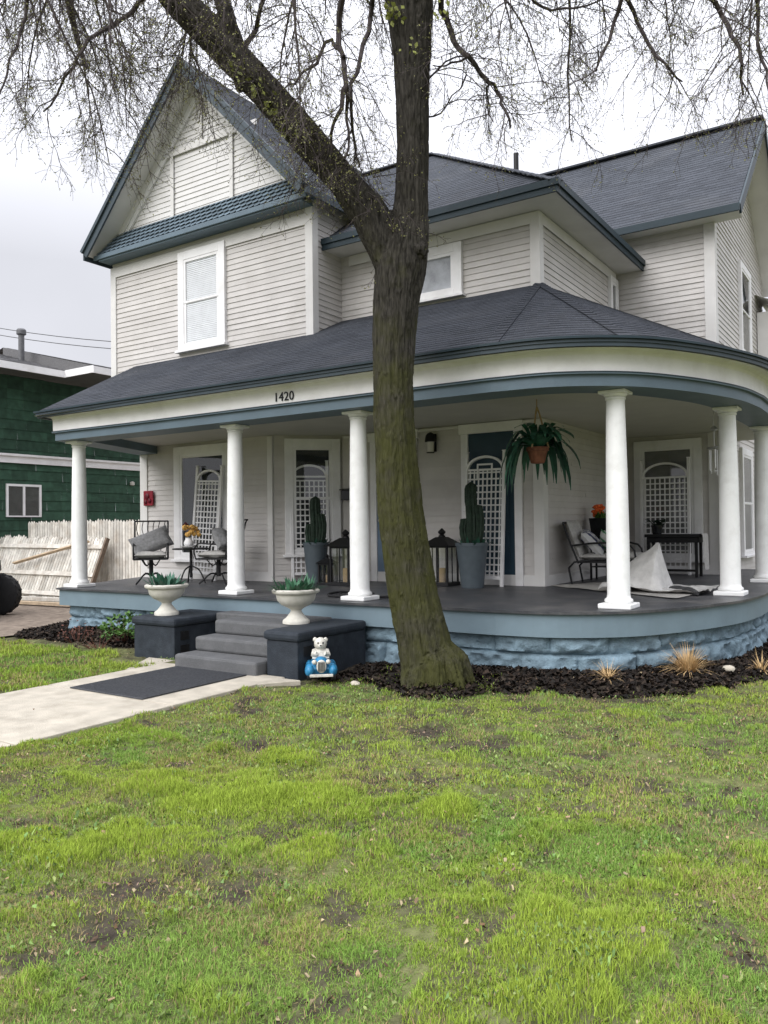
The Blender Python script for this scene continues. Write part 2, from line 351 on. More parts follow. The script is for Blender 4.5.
# flared band of fish-scale shingles
bd = MB(); A, B, C, D = V((GX-2.62, 9.9, 6.93)), V((GX+2.62, 9.9, 6.93)), V((GX+2.45, 10.16, 7.38)), V((GX-2.45, 10.16, 7.38))
bd.poly(A, B, C, D); bd.poly(A, A+V((0, .3, 0)), B+V((0, .3, 0)), B)
nb = (B-A).cross(D-A).normalized(); nb = nb if nb.y < 0 else -nb
rows = 5
for r in range(rows):
    f0, f1 = r/rows, (r+1.25)/rows; f1 = min(f1, 1); n = 38
    for i in range(n):
        u0_, u1_ = (i+.5*(r % 2))/n, (i+1+.5*(r % 2))/n
        if u1_ > 1: continue
        def PP(u, f): return A.lerp(B, u).lerp(D.lerp(C, u), f)+nb*(.036*(1-(f-f0)/(f1-f0))+.004)
        w = u1_-u0_; g = w*.04; lf = f0+.09
        bd.poly(PP(u0_+g, lf), PP(u0_+w*.25, f0+.02), PP(u0_+w*.5, f0), PP(u0_+w*.75, f0+.02), PP(u1_-g, lf), PP(u1_-g, f1), PP(u0_+g, f1), tone=random.uniform(.75, 1.2))
scal = mat('scale_shingle_paint', (.125, .170, .205), .6, .1, 5, .1, 60, tone=True)
band = hp(bd, 'scallop_band', scal)
bb = MB(); bb.box(GX-2.66, GX+2.66, 9.865, 9.898, 6.85, 6.94); bb.box(GX-2.55, GX+2.55, 9.9, 10.185, 6.82, 6.86)
hp(bb, 'band_board', bluep, band, bevel=.008)
# corner boards and skirt boards
cb = MB()
def corner(x, y, z0, z1, sx, w=.12, t=.034):
    cb.box(x-w if sx > 0 else x-t, x+t if sx > 0 else x+w, y-t, y-.001, z0, z1)
    xs = (x+.001, x+t) if sx > 0 else (x-t, x-.001); cb.box(xs[0], xs[1], y, y+w, z0, z1)
corner(-13.08, 10.2, 4.3, 6.75, -1); corner(-8.08, 10.2, 4.3, 6.95, 1); corner(XC, 11, 4.9, 6.19, 1); corner(-2.8, 14.7, .7, 7.0, 1, .15)
corner(-12.25, 10.2, .7, 3.14, -1, .16); corner(XC, 11, .7, 3.14, 1, .13)
cb.box(-9.06, -8.95, 10.155, 10.198, .7, 3.14)
cb.box(-13.0, -8.1, 10.165, 10.178, 6.55, 6.74)
cb.box(-7.9, XC-.1, 10.965, 10.977, 6.02, 6.19); cb.box(XC+.023, XC+.036, 11.1, 14.6, 6.02, 6.19)
cb.box(-12.2, -9.06, 10.165, 10.178, .7, .86); cb.box(-8.1, XC-.12, 10.965, 10.978, .7, .86); cb.box(XC+.022, XC+.036, 11.12, 14.6, .7, .86)
cb.box(XC+.05, -2.95, 14.665, 14.678, .7, .86)
cb.box(-8.04, XC-.1, 10.95, 10.977, 2.98+.12, 3.14)
hp(cb, 'corner_trim', cream, bevel=.004)
# --- roofs
def roofpart(name, planes, thick=.09, step=.08, soff=None, m=None):
    r = MB()
    for poly, n in planes: r.lap(poly, n, step, .005, tab=.26, rnd=.15)
    o = hp(r, name, m or shingle2)
    u = MB()
    for poly, n in planes:
        n = V(n).normalized(); u.poly(*[V(p)-n*thick for p in poly])
    hp(u, 'soffit', soff or cream, o)
    return o
PE, PA = 3.46, 5.12                      # porch eave and top heights
EA = offset(BASE, .58)
ev = [V((q.x, q.y, PE)) for q in EA]
AP = V((XC, 11, PA)); iF = 5; iS = 5+len(curve)-1
sl = (PA-PE)/(11-7.47)
LE = V((-11.47, 7.47, PE)); LT = V((-12.72, 11, PA))
planes = [([LE, ev[iF], AP, LT], (0, -(PA-PE), 3.53))]
for i in range(iF, iS):
    n = (ev[i+1]-ev[i]).cross(AP-ev[i]); n = n if n.z > 0 else -n; planes.append(([ev[i], ev[i+1], AP], n))
SEe = V((ev[-1].x, 16.6, PE)); planes.append(([ev[iS], SEe, V((XC, 16.6, PA)), AP], (PA-PE, 0, XC*-1-1.29)))
pr = roofpart('porch_roof', planes, .1, .054, ceilp, shingle)
fa = MB()
EB = [V((-12.6, 10.9)), V((-11.47, 7.47))]+[V((q.x, 7.47)) for q in EA[2:5]]+[V((q.x, q.y)) for q in EA[5:]]
for (o0, z0), (o1, z1) in (((.0, PE-.015), (.0, PE-.045)), ((0, PE-.045), (-.015, PE-.045)), ((-.015, PE-.045), (-.015, PE-.085)), ((-.015, PE-.085), (-.05, PE-.085))):
    a, b = offset(EB, o0+.004), offset(EB, o1+.004)
    for i in range(len(EB)-1): fa.poly(V((*a[i], z0)), V((*a[i+1], z0)), V((*b[i+1], z1)), V((*b[i], z1)))
hp(fa, 'fascia', rakep, pr)
dk = MB()
for (o0, z0), (o1, z1) in (((.03, PE+.012), (.03, PE-.012)), ((.03, PE-.012), (-.05, PE-.012)), ((.03, PE+.012), (-.06, PE+.03))):
    a, b = offset(EB, o0), offset(EB, o1)
    for i in range(len(EB)-1): dk.poly(V((*a[i], z0)), V((*a[i+1], z0)), V((*b[i+1], z1)), V((*b[i], z1)))
hp(dk, 'drip_edge', tealp, pr)
hc = MB()
for tgt in [min(ev, key=lambda p: (p.xy-V(q)).length) for q in ((-3.61, 7.54), (-2.52, 8.24))]:
    hc = MB()
    for k in range(26):
        a = AP.lerp(tgt, k/26)+V((0, 0, .02)); b = AP.lerp(tgt, (k+1.15)/26)+V((0, 0, .035)); hc.bar(a-V((0, 0, .008)), b-V((0, 0, .014)), .13, .008, tone=random.uniform(.8, 1.0))
    hp(hc, 'hip_cap', shingle, pr)
# ceiling
cl = MB(); inner = [V((q.x, q.y, 3.16)) for q in offset(BASE, -.08)]
cl.poly(*([V((q.x, q.y, 3.16)) for q in offset(BASE, 0)]+[V((-4.6, 16.6, 3.16)), V((-4.6, 12, 3.16)), V((-12.2, 12, 3.16))]))
hp(cl, 'porch_ceiling', ceilp)
# entablature: soffit + frieze (cream) over a blue beam
fr = MB(); sweep(fr, [(.56, PE-.06), (.46, PE-.05), (.40, PE-.06), (.36, PE-.085), (.34, PE-.12), (.335, 3.15)]); frz = hp(fr, 'frieze', whitep)
bm = MB(); sweep(bm, [(.352, 3.158), (.352, 3.14), (.31, 3.135), (.31, 3.02), (-.15, 3.02), (-.15, 3.17)]); hp(bm, 'porch_beam', bluep)
bl = MB(); sweep(bl, [(.357, 3.166), (.357, 3.154), (.338, 3.166)]); hp(bl, 'bead', tealp, frz)
# main hip roof
HE = 6.33; ax = V((-8.45, 14.95, 9.6)); e1 = V((-4.02, 10.48, HE)); e0 = V((-8.4, 10.45, HE))
rp = roofpart('main_roof', [([V((-10.58, 10.45, HE)), e1, ax, V((-10.58, 14.95, 9.6))], (0, -3.27, 4.5)), ([e1, V((-4.02, 19.45, HE)), ax], (3.27, 0, 4.5))], .05)
sf = MB(); sf.poly((-8.08, 10.48, 6.2), (-4.02, 10.48, 6.2), (-4.02, 15, 6.2), (-4.6, 15, 6.2), (-4.6, 11.1, 6.2), (-8.08, 11.1, 6.2)); hp(sf, 'soffit', cream, rp)
fs = MB(); fs.box(-8.1, -3.99, 10.45, 10.48, 6.18, 6.345); fs.box(-4.02, -3.99, 10.48, 15.2, 6.18, 6.345); fs.box(-8.1, -3.96, 10.425, 10.449, 6.27, 6.365); fs.box(-3.989, -3.96, 10.45, 15.2, 6.27, 6.365)
hp(fs, 'fascia', tealp, rp)
hc = MB()
for k in range(30): hc.bar(e1.lerp(ax, k/30)+V((0, 0, .02)), e1.lerp(ax, (k+1.15)/30)+V((0, 0, .035)), .22, .012, tone=random.uniform(.7, 1.1))
hp(hc, 'hip_cap', shingle2, rp); hp(MB().bar(ax, V((-10.58, 14.95, 9.62)), .25, .03), 'ridge_cap', shingle2, rp)
vp = MB(); vp.tube([(-6.85, 15.6, 7.6), (-6.85, 15.6, 9.45)], .055, 10); hp(vp, 'vent_pipe', black, rp, smooth=True)
# front gable roof
yF = 9.72; we = .0
R = lambda x, y, z: V((x, y, z)); EZ = 6.98; hw = 2.76
gr = roofpart('gable_roof', [([R(GX+hw, yF, EZ), R(GX+hw, 15.5, EZ), R(GX, 15.5, PK), R(GX, yF, PK)], (PK-EZ, 0, hw)), ([R(GX-hw, 20, EZ), R(GX-hw, yF, EZ), R(GX, yF, PK), R(GX, 20, PK)], (-(PK-EZ), 0, hw))], .10)
rk = MB(); rs = V((hw, 0, -(PK-EZ)))
for sg in (1, -1):
    d = V((sg*hw, 0, -(PK-EZ))).normalized(); nn = V((sg*(PK-EZ), 0, hw)).normalized()
    a = V((GX, yF-.02, PK)); b = V((GX+sg*hw, yF-.02, EZ))
    rk.obox((a+b)/2-nn*.09, (b-a)/2, (0, .018, 0), nn*.085); rk.obox((a+b)/2-nn*.01+V((0, -.035, 0)), (b-a)/2, (0, .02, 0), nn*.035)
    rk.box(GX+sg*hw-.02, GX+sg*hw+.02, yF, 15, EZ-.14, EZ-.0)
hp(rk, 'rake_board', rakep, gr, bevel=.004)
rt_ = MB()
for sg in (1, -1):
    nn = V((sg*(PK-EZ), 0, hw)).normalized(); a = V((GX, 10.17, PK))-nn*.24; b = V((GX+sg*hw*.94, 10.17, EZ+.18))-nn*.24
    rt_.obox((a+b)/2, (b-a)/2, (0, .02, 0), nn*.07)
hp(rt_, 'frieze_board', whitep, gr)
# right block roof
bR, bz, bE = 17.4, 9.62, 6.9; x0, x1 = -9.5, -2.33
br = roofpart('side_gable_roof', [([R(x0, 14.33, bE), R(x1, 14.33, bE), R(x1, bR, bz), R(x0, bR, bz)], (0, -(bz-bE), bR-14.33)), ([R(x1, 20.47, bE), R(x0, 20.47, bE), R(x0, bR, bz), R(x1, bR, bz)], (0, (bz-bE), bR-14.33))], .10)
rk = MB()
for sg in (1, -1):
    a = V((x1+.02, bR, bz)); b = V((x1+.02, bR-sg*3.07, bE)); nn = V((0, -sg*(bz-bE), 3.07)).normalized(); rk.obox((a+b)/2-nn*.09, (b-a)/2, (.018, 0, 0), nn*.085)
rk.box(x0, x1+.03, 14.29, 14.33, bE-.12, bE+.01); hp(rk, 'rake_board', tealp, br, bevel=.004)
sf = MB(); sf.poly((XC-.6, 14.33, bE-.1), (x1, 14.33, bE-.1), (x1, 14.75, bE-.1), (XC-.6, 14.75, bE-.1)); hp(sf, 'soffit', cream, br)
hc = MB(); hc.bar((x0, bR, bz+.02), (x1, bR, bz+.02), .26, .04); hp(hc, 'ridge_cap', shingle2, br)
# little lean-to eave further back on the right side
lt = MB(); lt.lap([R(-2.8, 19.0, 6.55), R(-2.1, 19.0, 6.2), R(-2.1, 22.5, 6.2), R(-2.8, 22.5, 6.55)], (.35, 0, .7), .1, .015, tab=.3, rnd=.15); lt.box(-2.12, -2.08, 18.98, 22.5, 6.05, 6.21)
lt.box(-2.78, -2.3, 19.2, 22.4, 0, 6.2); hp(lt, 'rear_bay', cream)
# --- porch floor, fascia, foundation
fl = MB(); o_ = offset(BASE, .31)
fl.poly(*([V((q.x, q.y, .70)) for q in o_]+[V((-4.6, 16.6, .70)), V((-4.6, 12, .70)), V((-12.3, 12, .70))]))
sweep(fl, [(.31, .70), (.31, .672), (.25, .672)]); hp(fl, 'porch_floor', floorp)
sk = MB(); sweep(sk, [(.27, .669), (.27, .43), (.19, .43)]); hp(sk, 'porch_skirt', skirtp)
# rock-faced blocks
def resample(path, st):
    out = [path[0]]
    for a, b in zip(path, path[1:]):
        n = max(1, int((b-a).length/st)); out += [a.lerp(b, (k+1)/n) for k in range(n)]
    return out
RP = resample(BASE, .02); zr = [-.12+i*.0275 for i in range(21)]; nrm = [(q-p).normalized() for p, q in zip(RP, offset(RP, 1))]
arc = [0]
for a, b in zip(RP, RP[1:]): arc.append(arc[-1]+(b-a).length)
sb = MB(); A_ = np.array(arc)[:, None]; Z_ = np.array(zr)[None, :]
ci = np.floor((Z_+.05)/.29); zz = ((Z_+.05) % .29)/.29; bu = (A_+ci*.27); bi = np.floor(bu/.56); uu = (bu % .56)/.56
edge = np.minimum(np.minimum(uu, 1-uu)*.56, np.minimum(zz, 1-zz)*.29); prof = np.clip(edge/.032, 0, 1)**.5
nz = fbm(A_*4+bi*3.1, Z_*7+ci*5.7+A_*0, 4); nz2 = np.abs(fbm(A_*8+bi*7, Z_*13+A_*0, 3)-.5)
dsp = .12+prof*(.062+.155*(nz-.36)-.10*nz2)
for i in range(len(RP)):
    for j in range(len(zr)): q = RP[i]+nrm[i]*float(dsp[i, j]); sb.v.append((q.x, q.y, zr[j]))
m_ = len(zr)
for i in range(len(RP)-1):
    for j in range(m_-1): sb.f.append((i*m_+j, (i+1)*m_+j, (i+1)*m_+j+1, i*m_+j+1))
sb.t = [1.]*len(sb.f); hp(sb, 'stone_foundation', stone, smooth=True, ang=60)
# --- columns
cols = [(-11.10, 7.98), (-7.78, 8.07), (-5.70, 8.07), (-2.64, 8.52), (-1.90, 10.62), (-1.87, 13.1)]
for x, y in cols:
    a = random.uniform(0, 1); c = MB(); c.lathe((x, y, 0), [(.135, .755), (.145, .765), (.15, .78), (.145, .795), (.126, .81), (.120, .84), (.119, 1.5), (.113, 2.1), (.098, 2.92), (.108, 2.925), (.108, 2.945), (.097, 2.95)], 28)
    co = hp(c, 'column', colwhite, smooth=True, ang=50)
    hp(MB().box(x-.175, x+.175, y-.175, y+.175, .701, .755), 'plinth', colwhite, co, bevel=.012)
    k = MB(); k.lathe((x, y, 0), [(.10, 2.951), (.115, 2.962), (.125, 2.985)], 28); k.box(x-.145, x+.145, y-.145, y+.145, 2.985, 3.018); hp(k, 'capital', colwhite, co, bevel=.006)
# --- windows and doors
def frame4(mb, o, u, n, u0, u1, z0, z1, w, d0, d1, sill=False, head=0.):   # picture-frame trim on a wall plane
    o, u, n = V(o), V(u), V(n)
    def bx(a, b, c, d, e0=d0, e1=d1): mb.obox(o+u*((a+b)/2)+n*((e0+e1)/2)+V((0, 0, (c+d)/2)), u*((b-a)/2), n*((e1-e0)/2), V((0, 0, (d-c)/2)))
    bx(u0, u0+w, z0, z1); bx(u1-w, u1, z0, z1); bx(u0+w, u1-w, z1-w-head, z1); bx(u0+w, u1-w, z0, z0+w*.6)
    if head: bx(u0-.03, u1+.03, z1+.001, z1+.04, d0, d1+.03)
    if sill: bx(u0-.04, u1+.04, z0-.045, z0-.001, d0, d1+.05)
def panel(mb, o, u, n, u0, u1, z0, z1, d):
    o, u, n = V(o), V(u), V(n); mb.poly(*[o+u*a+n*d+V((0, 0, z)) for a, z in ((u0, z0), (u1, z0), (u1, z1), (u0, z1))])
def window(o, u, n, u0, u1, z0, z1, w=.13, back=dark, blind=False, rail=True, label=None, sash=whitep):
    f = MB(); frame4(f, o, u, n, u0, u1, z0, z1, w, .002, .068, sill=True); wo = hp(f, 'window', whitep, bevel=.004)
    if label: wo['label'] = label
    s = MB(); a, b, c, d = u0+w, u1-w, z0+w*.6, z1-w; mid = (c+d)/2
    frame4(s, o, u, n, a, b, mid-.02 if rail else c, d, .05, .024, .060)
    if rail: frame4(s, o, u, n, a, b, c, mid+.02, .05, .024, .052)
    hp(s, 'sash', sash, wo)
    p = MB(); panel(p, o, u, n, a+.05, b-.05, c+.03, d-.05, .046); hp(p, 'pane', glass, wo)
    k = MB()
    if blind:
        zz = c+.03
        while zz < d-.04:
            v0 = V(o)+V(n)*.0235; k.poly(v0+V(u)*(a+.05)+V((0, 0, zz))+V(n)*.016, v0+V(u)*(b-.05)+V((0, 0, zz))+V(n)*.016, v0+V(u)*(b-.05)+V((0, 0, zz+.036)), v0+V(u)*(a+.05)+V((0, 0, zz+.036))); zz += .034
    else: panel(k, o, u, n, a+.05, b-.05, c+.03, d-.05, .0235)
    hp(k, 'blind' if blind else 'window_backing', back, wo)  # with the dark material, a flat panel paints the shade of the room behind
    return wo
X1, Y1, Ynx = (1, 0, 0), (0, 1, 0), (0, -1, 0)
window((0, 10.2, 0), X1, Ynx, -11.17, -9.99, 4.86, 6.66, .15, window_backing, True)
window((0, 11, 0), X1, Ynx, -6.75, -5.74, 5.19, 6.0, .14, mat('sheer_curtain', (.40, .41, .44), .8, .25, 5), False, False)
window((XC, 0, 0), Y1, X1, 14.18, 14.62, 4.9, 6.06, .09, dark)
window((-2.8, 0, 0), Y1, X1, 17.0, 18.2, 4.95, 6.78, .13, greycurt, True)
window((-2.8, 0, 0), Y1, X1, 16.75, 17.95, .95, 3.05, .13, greycurt, True)
window((0, 10.2, 0), X1, Ynx, -11.32, -9.88, 1.05, 3.10, .16, dark, False, False)
ob = V((-8.95, 10.2, 0)); ub = V((.7071, .7071, 0)); nbv = V((.7071, -.7071, 0))
window(ob, ub, nbv, .18, 1.12, 1.15, 3.10, .14, dark, False, True)
window((0, 14.7, 0), X1, Ynx, -4.22, -3.05, .95, 3.08, .14, greycurt, False, False)
def door(x0_, x1_, m, w=.12, z1=3.0, panels=True, label=None):
    f = MB(); y = 11
    f.box(x0_-w, x0_, y-.06, y-.014, .7, z1); f.box(x1_, x1_+w, y-.06, y-.014, .7, z1); f.box(x0_-w-.03, x1_+w+.03, y-.075, y-.014, z1+.001, z1+.15)
    d = hp(MB().box(x0_, x1_, y-.03, y-.0135, .71, z1), 'door', m)
    if label: d['label'] = label
    hp(f, 'door_frame', whitep, d, bevel=.005)
    t = MB()
    for (a, b) in ((.12, .46), (.54, .88)):
        for (c, e) in ((.08, .38), (.46, .82)):
            xa, xb = x0_+(x1_-x0_)*a, x0_+(x1_-x0_)*b; za, zb = .71+(z1-.9)*c, .71+(z1-.9)*e
            t.box(xa, xb, y-.042, y-.031, za, zb)
    hp(t, 'door_panel', m, d, bevel=.006)
    kx = x0_+.07; hp(MB().ball((kx, y-.075, 1.7), .03, .03, .03).tube([(kx, y-.03, 1.7), (kx, y-.07, 1.7)], .012, 8), 'door_knob', chrome, d, smooth=True)
    return d
door(-7.38, -6.72, doorblue, label='grey-blue front door half hidden by the tree trunk')
door(-5.68, -4.92, navy, label='navy blue door beside the house corner')
# downspout by the rear corner
dsp_ = MB(); dsp_.tube([(-2.68, 14.6, .75), (-2.68, 14.6, 3.1)], .04, 10); hp(dsp_, 'downspout', cream, smooth=True)

# ------------------------------------------------------------------ entry steps
ST = thing('entry_steps', 'dark slate painted porch steps with grey carpeted treads between two low cheek walls', 'steps', (-6.6, 7, 0))
def sp(mb, name, m, **k): return mb.build(name, m, ST, world=True, **k)
def step_block(x0, x1, y0, y1, z0, z1):
    m = MB(); m.box(x0, x1, y0, y1, z0, z1); return sp(m, 'step', carpet, bevel=.03)
step_block(-7.12, -5.86, 6.36, 7.4, .0, .17); step_block(-7.10, -5.86, 6.66, 7.4, .171, .335); step_block(-7.08, -5.84, 6.96, 7.42, .336, .50)
def cheek(x0, x1, y0):
    m = MB(); m.box(x0, x1, y0, 7.75, -.05, .40); c = sp(m, 'cheek_wall', slatep, bevel=.012)
    h = MB()                                     # flat black plates paint the shade inside hollow-block recesses
    for k in range(2): h.box(x1-.002, x1+.004, y0+.10, y0+.24, .06+.17*k, .17+.17*k)
    h.build('hole_shade', black, c, world=True)
    t = MB(); t.box(x0-.03, x1+.03, y0-.03, 7.74, .401, .505); t.build('cap', slatep, c, world=True, bevel=.035)
cheek(-8.30, -7.56, 6.76); cheek(-5.83, -5.40, 6.50)
sp(MB().box(-7.53, -5.86, 7.43, 7.72, 0, .52), 'landing', carpet, bevel=.02)

# ------------------------------------------------------------------ ground, walk, drive
def smooth01(x): x = np.clip(x, 0, 1); return x*x*(3-2*x)
BP = np.array([(p.x, p.y) for p in resample(BASE, .12)])
def bdist(x, y):
    d = np.full(x.shape, 1e9)
    for bx, by in BP: d = np.minimum(d, (x-bx)**2+(y-by)**2)
    return np.sqrt(d)
TX, TY = -4.02, 7.02
def bedmask(x, y):                         # >0 inside the mulch bed
    e = .16*(fbm(x*2.2+5, y*2.2, 3)-.5)
    d = 1.04+e-bdist(x, y); left = (x < -8.35) ; d = np.where(left, d-.10, d)
    t = .56+e*1.5-np.hypot(x-TX, y-TY)
    neck = np.minimum(np.minimum(x+5.42+e, -3.6-x), np.minimum(y-6.72+e, 8-y))
    return np.maximum(np.maximum(d, t), neck)
MOSS = [(-1.2, 3.03, 0.15), (-1.04, 3.04, 0.15), (-0.88, 3.01, 0.1), (-1.12, 2.85, 0.16), (-0.98, 2.85, 0.13), (-1.21, 2.69, 0.1), (-1.04, 2.72, 0.14), (-1.03, 2.54, 0.13), (-0.92, 2.6, 0.1), (-1.12, 2.48, 0.1), (-3.49, 2.68, 0.22), (-3.17, 2.76, 0.2), (-3.45, 2.42, 0.2), (-3.73, 2.39, 0.2), (-3.42, 3.24, 0.26), (-3.29, 3.51, 0.22), (-2.46, 3.03, 0.15), (-3.0, 3.6, 0.25), (-3.9, 3.4, 0.25), (-3.6, 4.3, 0.2), (-2.2, 3.9, 0.16)]
def mossmask(x, y):
    m = np.zeros(x.shape)
    for mx, my, r in MOSS: m = np.maximum(m, smooth01((1.65-np.hypot(x-mx, y-my)/r)*1.0+.9*(fbm(x*6, y*6, 3)-.5)))
    return np.maximum(np.clip(m, 0, 1), .55*smooth01((fbm(x*3.1+40, y*3.1+11, 4)-.54)/.12))
SPOTS = [(-2.72, 2.08, 0.3), (-2.86, 2.41, 0.25), (-2.99, 2.7, 0.3), (-2.75, 1.76, 0.16), (-3.75, 2.6, 0.13), (-4.06, 4.44, 0.22), (-4.19, 3.78, 0.16), (-3.16, 3.13, 0.15), (-2.49, 2.58, 0.2), (-2.9, 4.19, 0.16), (-4.04, 5.54, 0.25), (-1.77, 2.87, 0.13), (-2.25, 3.16, 0.1), (-2.31, 3.41, 0.15), (-2.79, 5.19, 0.3), (-2.54, 5.34, 0.3), (-3.2, 5.45, 0.3), (-2.1, 7.35, 0.2), (-1.41, 7.75, 0.2), (-1.35, 2.64, 0.07), (-0.89, 2.81, 0.06), (-0.55, 3.18, 0.12), (-5.2, 5.6, 0.25), (-4.9, 5.2, 0.2)]
def bare(x, y):
    b = smooth01((fbm(x*2.6+3, y*2.6+1, 4)-.62)/.14)*.7
    for sx, sy, r in SPOTS: b = np.maximum(b, smooth01(1.25-np.hypot((x-sx)*(1+.0), (y-sy))/r+1.3*(fbm(x*5, y*5, 3)-.5)))
    return np.maximum(b, .85*smooth01((fbm(x*6.5+31, y*6.5+77, 3)-.58)/.10))*(1-.8*mossmask(x, y))
g1 = np.arange(-12.5, 5.51, .06); g2 = np.arange(.2, 10.01, .06)
gx = np.concatenate([[-400, -120, -50, -25, -17], g1, [6.5, 9, 20, 60, 150, 400]]); gy = np.concatenate([[-300, -80, -20, -5], g2, [11, 13, 16, 20, 30, 60, 150, 500]])
GX_, GY_ = np.meshgrid(gx, gy, indexing='ij')
inn = (GX_ > -11) & (GX_ < 5.4) & (GY_ > .3) & (GY_ < 9.6)
def gheight(x, y):
    w = smooth01((x+11.5)/1)*smooth01((9.8-y)/.8)*smooth01((y-.3)/.5)
    walk = smooth01((np.abs(x+6.5)-.98)/.3)
    h = (.055*(fbm(x*1.1, y*1.1, 3)-.5)+.03*(fbm(x*6, y*6, 3)-.5))*walk
    bed = smooth01(bedmask(x, y)/.35)*walk*(np.abs(x+6.55) > 1.85)
    return w*(h+bed*.075+.05*mossmask(x, y)) - .006
GZ_ = np.where(inn, gheight(GX_, GY_), -.03)
gv = np.stack([GX_, GY_, GZ_], -1).reshape(-1, 3); ny = len(gy); ii, jj = np.meshgrid(np.arange(len(gx)-1), np.arange(ny-1), indexing='ij'); a = (ii*ny+jj).ravel()
def npmesh(name, v, f, m, tint=None, fs=4):
    me = bpy.data.meshes.new(name); me.vertices.add(len(v)); me.vertices.foreach_set('co', np.ascontiguousarray(v, dtype=np.float32).ravel())
    f = np.asarray(f); me.loops.add(f.size); me.loops.foreach_set('vertex_index', f.ravel().astype(np.int32)); me.polygons.add(len(f)); me.polygons.foreach_set('loop_start', (np.arange(len(f))*f.shape[1]).astype(np.int32))
    if tint is not None:
        c = me.attributes.new('tint', 'FLOAT_COLOR', 'POINT'); c.data.foreach_set('color', np.ascontiguousarray(np.c_[tint, np.ones(len(tint))], dtype=np.float32).ravel())
    me.update(calc_edges=True); me.materials.append(m); o = bpy.data.objects.new(name, me); COL.objects.link(o); return o
gb = np.clip(bare(gv[:, 0], gv[:, 1]), 0, 1); gb = np.maximum(gb, smooth01((bedmask(gv[:, 0], gv[:, 1])+.25)/.3))[:, None]; gtint = np.array([.125, .135, .055])*(1-gb)+np.array([.052, .043, .034])*gb
gr_ = npmesh('ground', gv, np.stack([a, a+ny, a+ny+1, a+1], -1), groundm, gtint); gr_.data.shade_smooth(); tag(gr_, None, None, kind='structure')
wk = MB()
y = -1.2
for y1 in (.4, 1.95, 3.45, 4.95, 6.5):
    wk.box(-7.42, -5.56, y, y1-.018, -.06, .028); y = y1
wk.add([(-7.42, 5.9, .027), (-7.9, 6.65, .027), (-7.42, 6.65, .027), (-7.9, 6.65, -.05), (-7.42, 5.9, -.05)], [(0, 2, 1), (0, 1, 3, 4)])
wk.add([(-5.56, 6.05, .027), (-5.3, 6.42, .027), (-5.56, 6.42, .027), (-5.3, 6.42, -.05), (-5.56, 6.05, -.05)], [(0, 1, 2), (0, 4, 3, 1)])
tag(wk.build('walkway', concrete, bevel=.008), None, None, kind='structure')
mt = MB(); mt.box(-7.05, -5.97, 4.95, 6.34, .029, .040)
for k in range(44): mt.box(-7.03+k*.0245, -7.03+k*.0245+.012, 4.97, 6.32, .0405, .0445)
tag(mt.build('door_mat', matm), 'long dark ribbed mat laid on the concrete walk at the foot of the steps', 'mat')
dv = MB(); dv.poly((-60, 5.9, .0), (-11.6, 6.6, .0), (-11.6, 11.0, .0), (-13.2, 11.2, .0), (-13.2, 30, 0), (-60, 30, .0))
tag(dv.build('driveway', gravel), None, None, kind='structure')

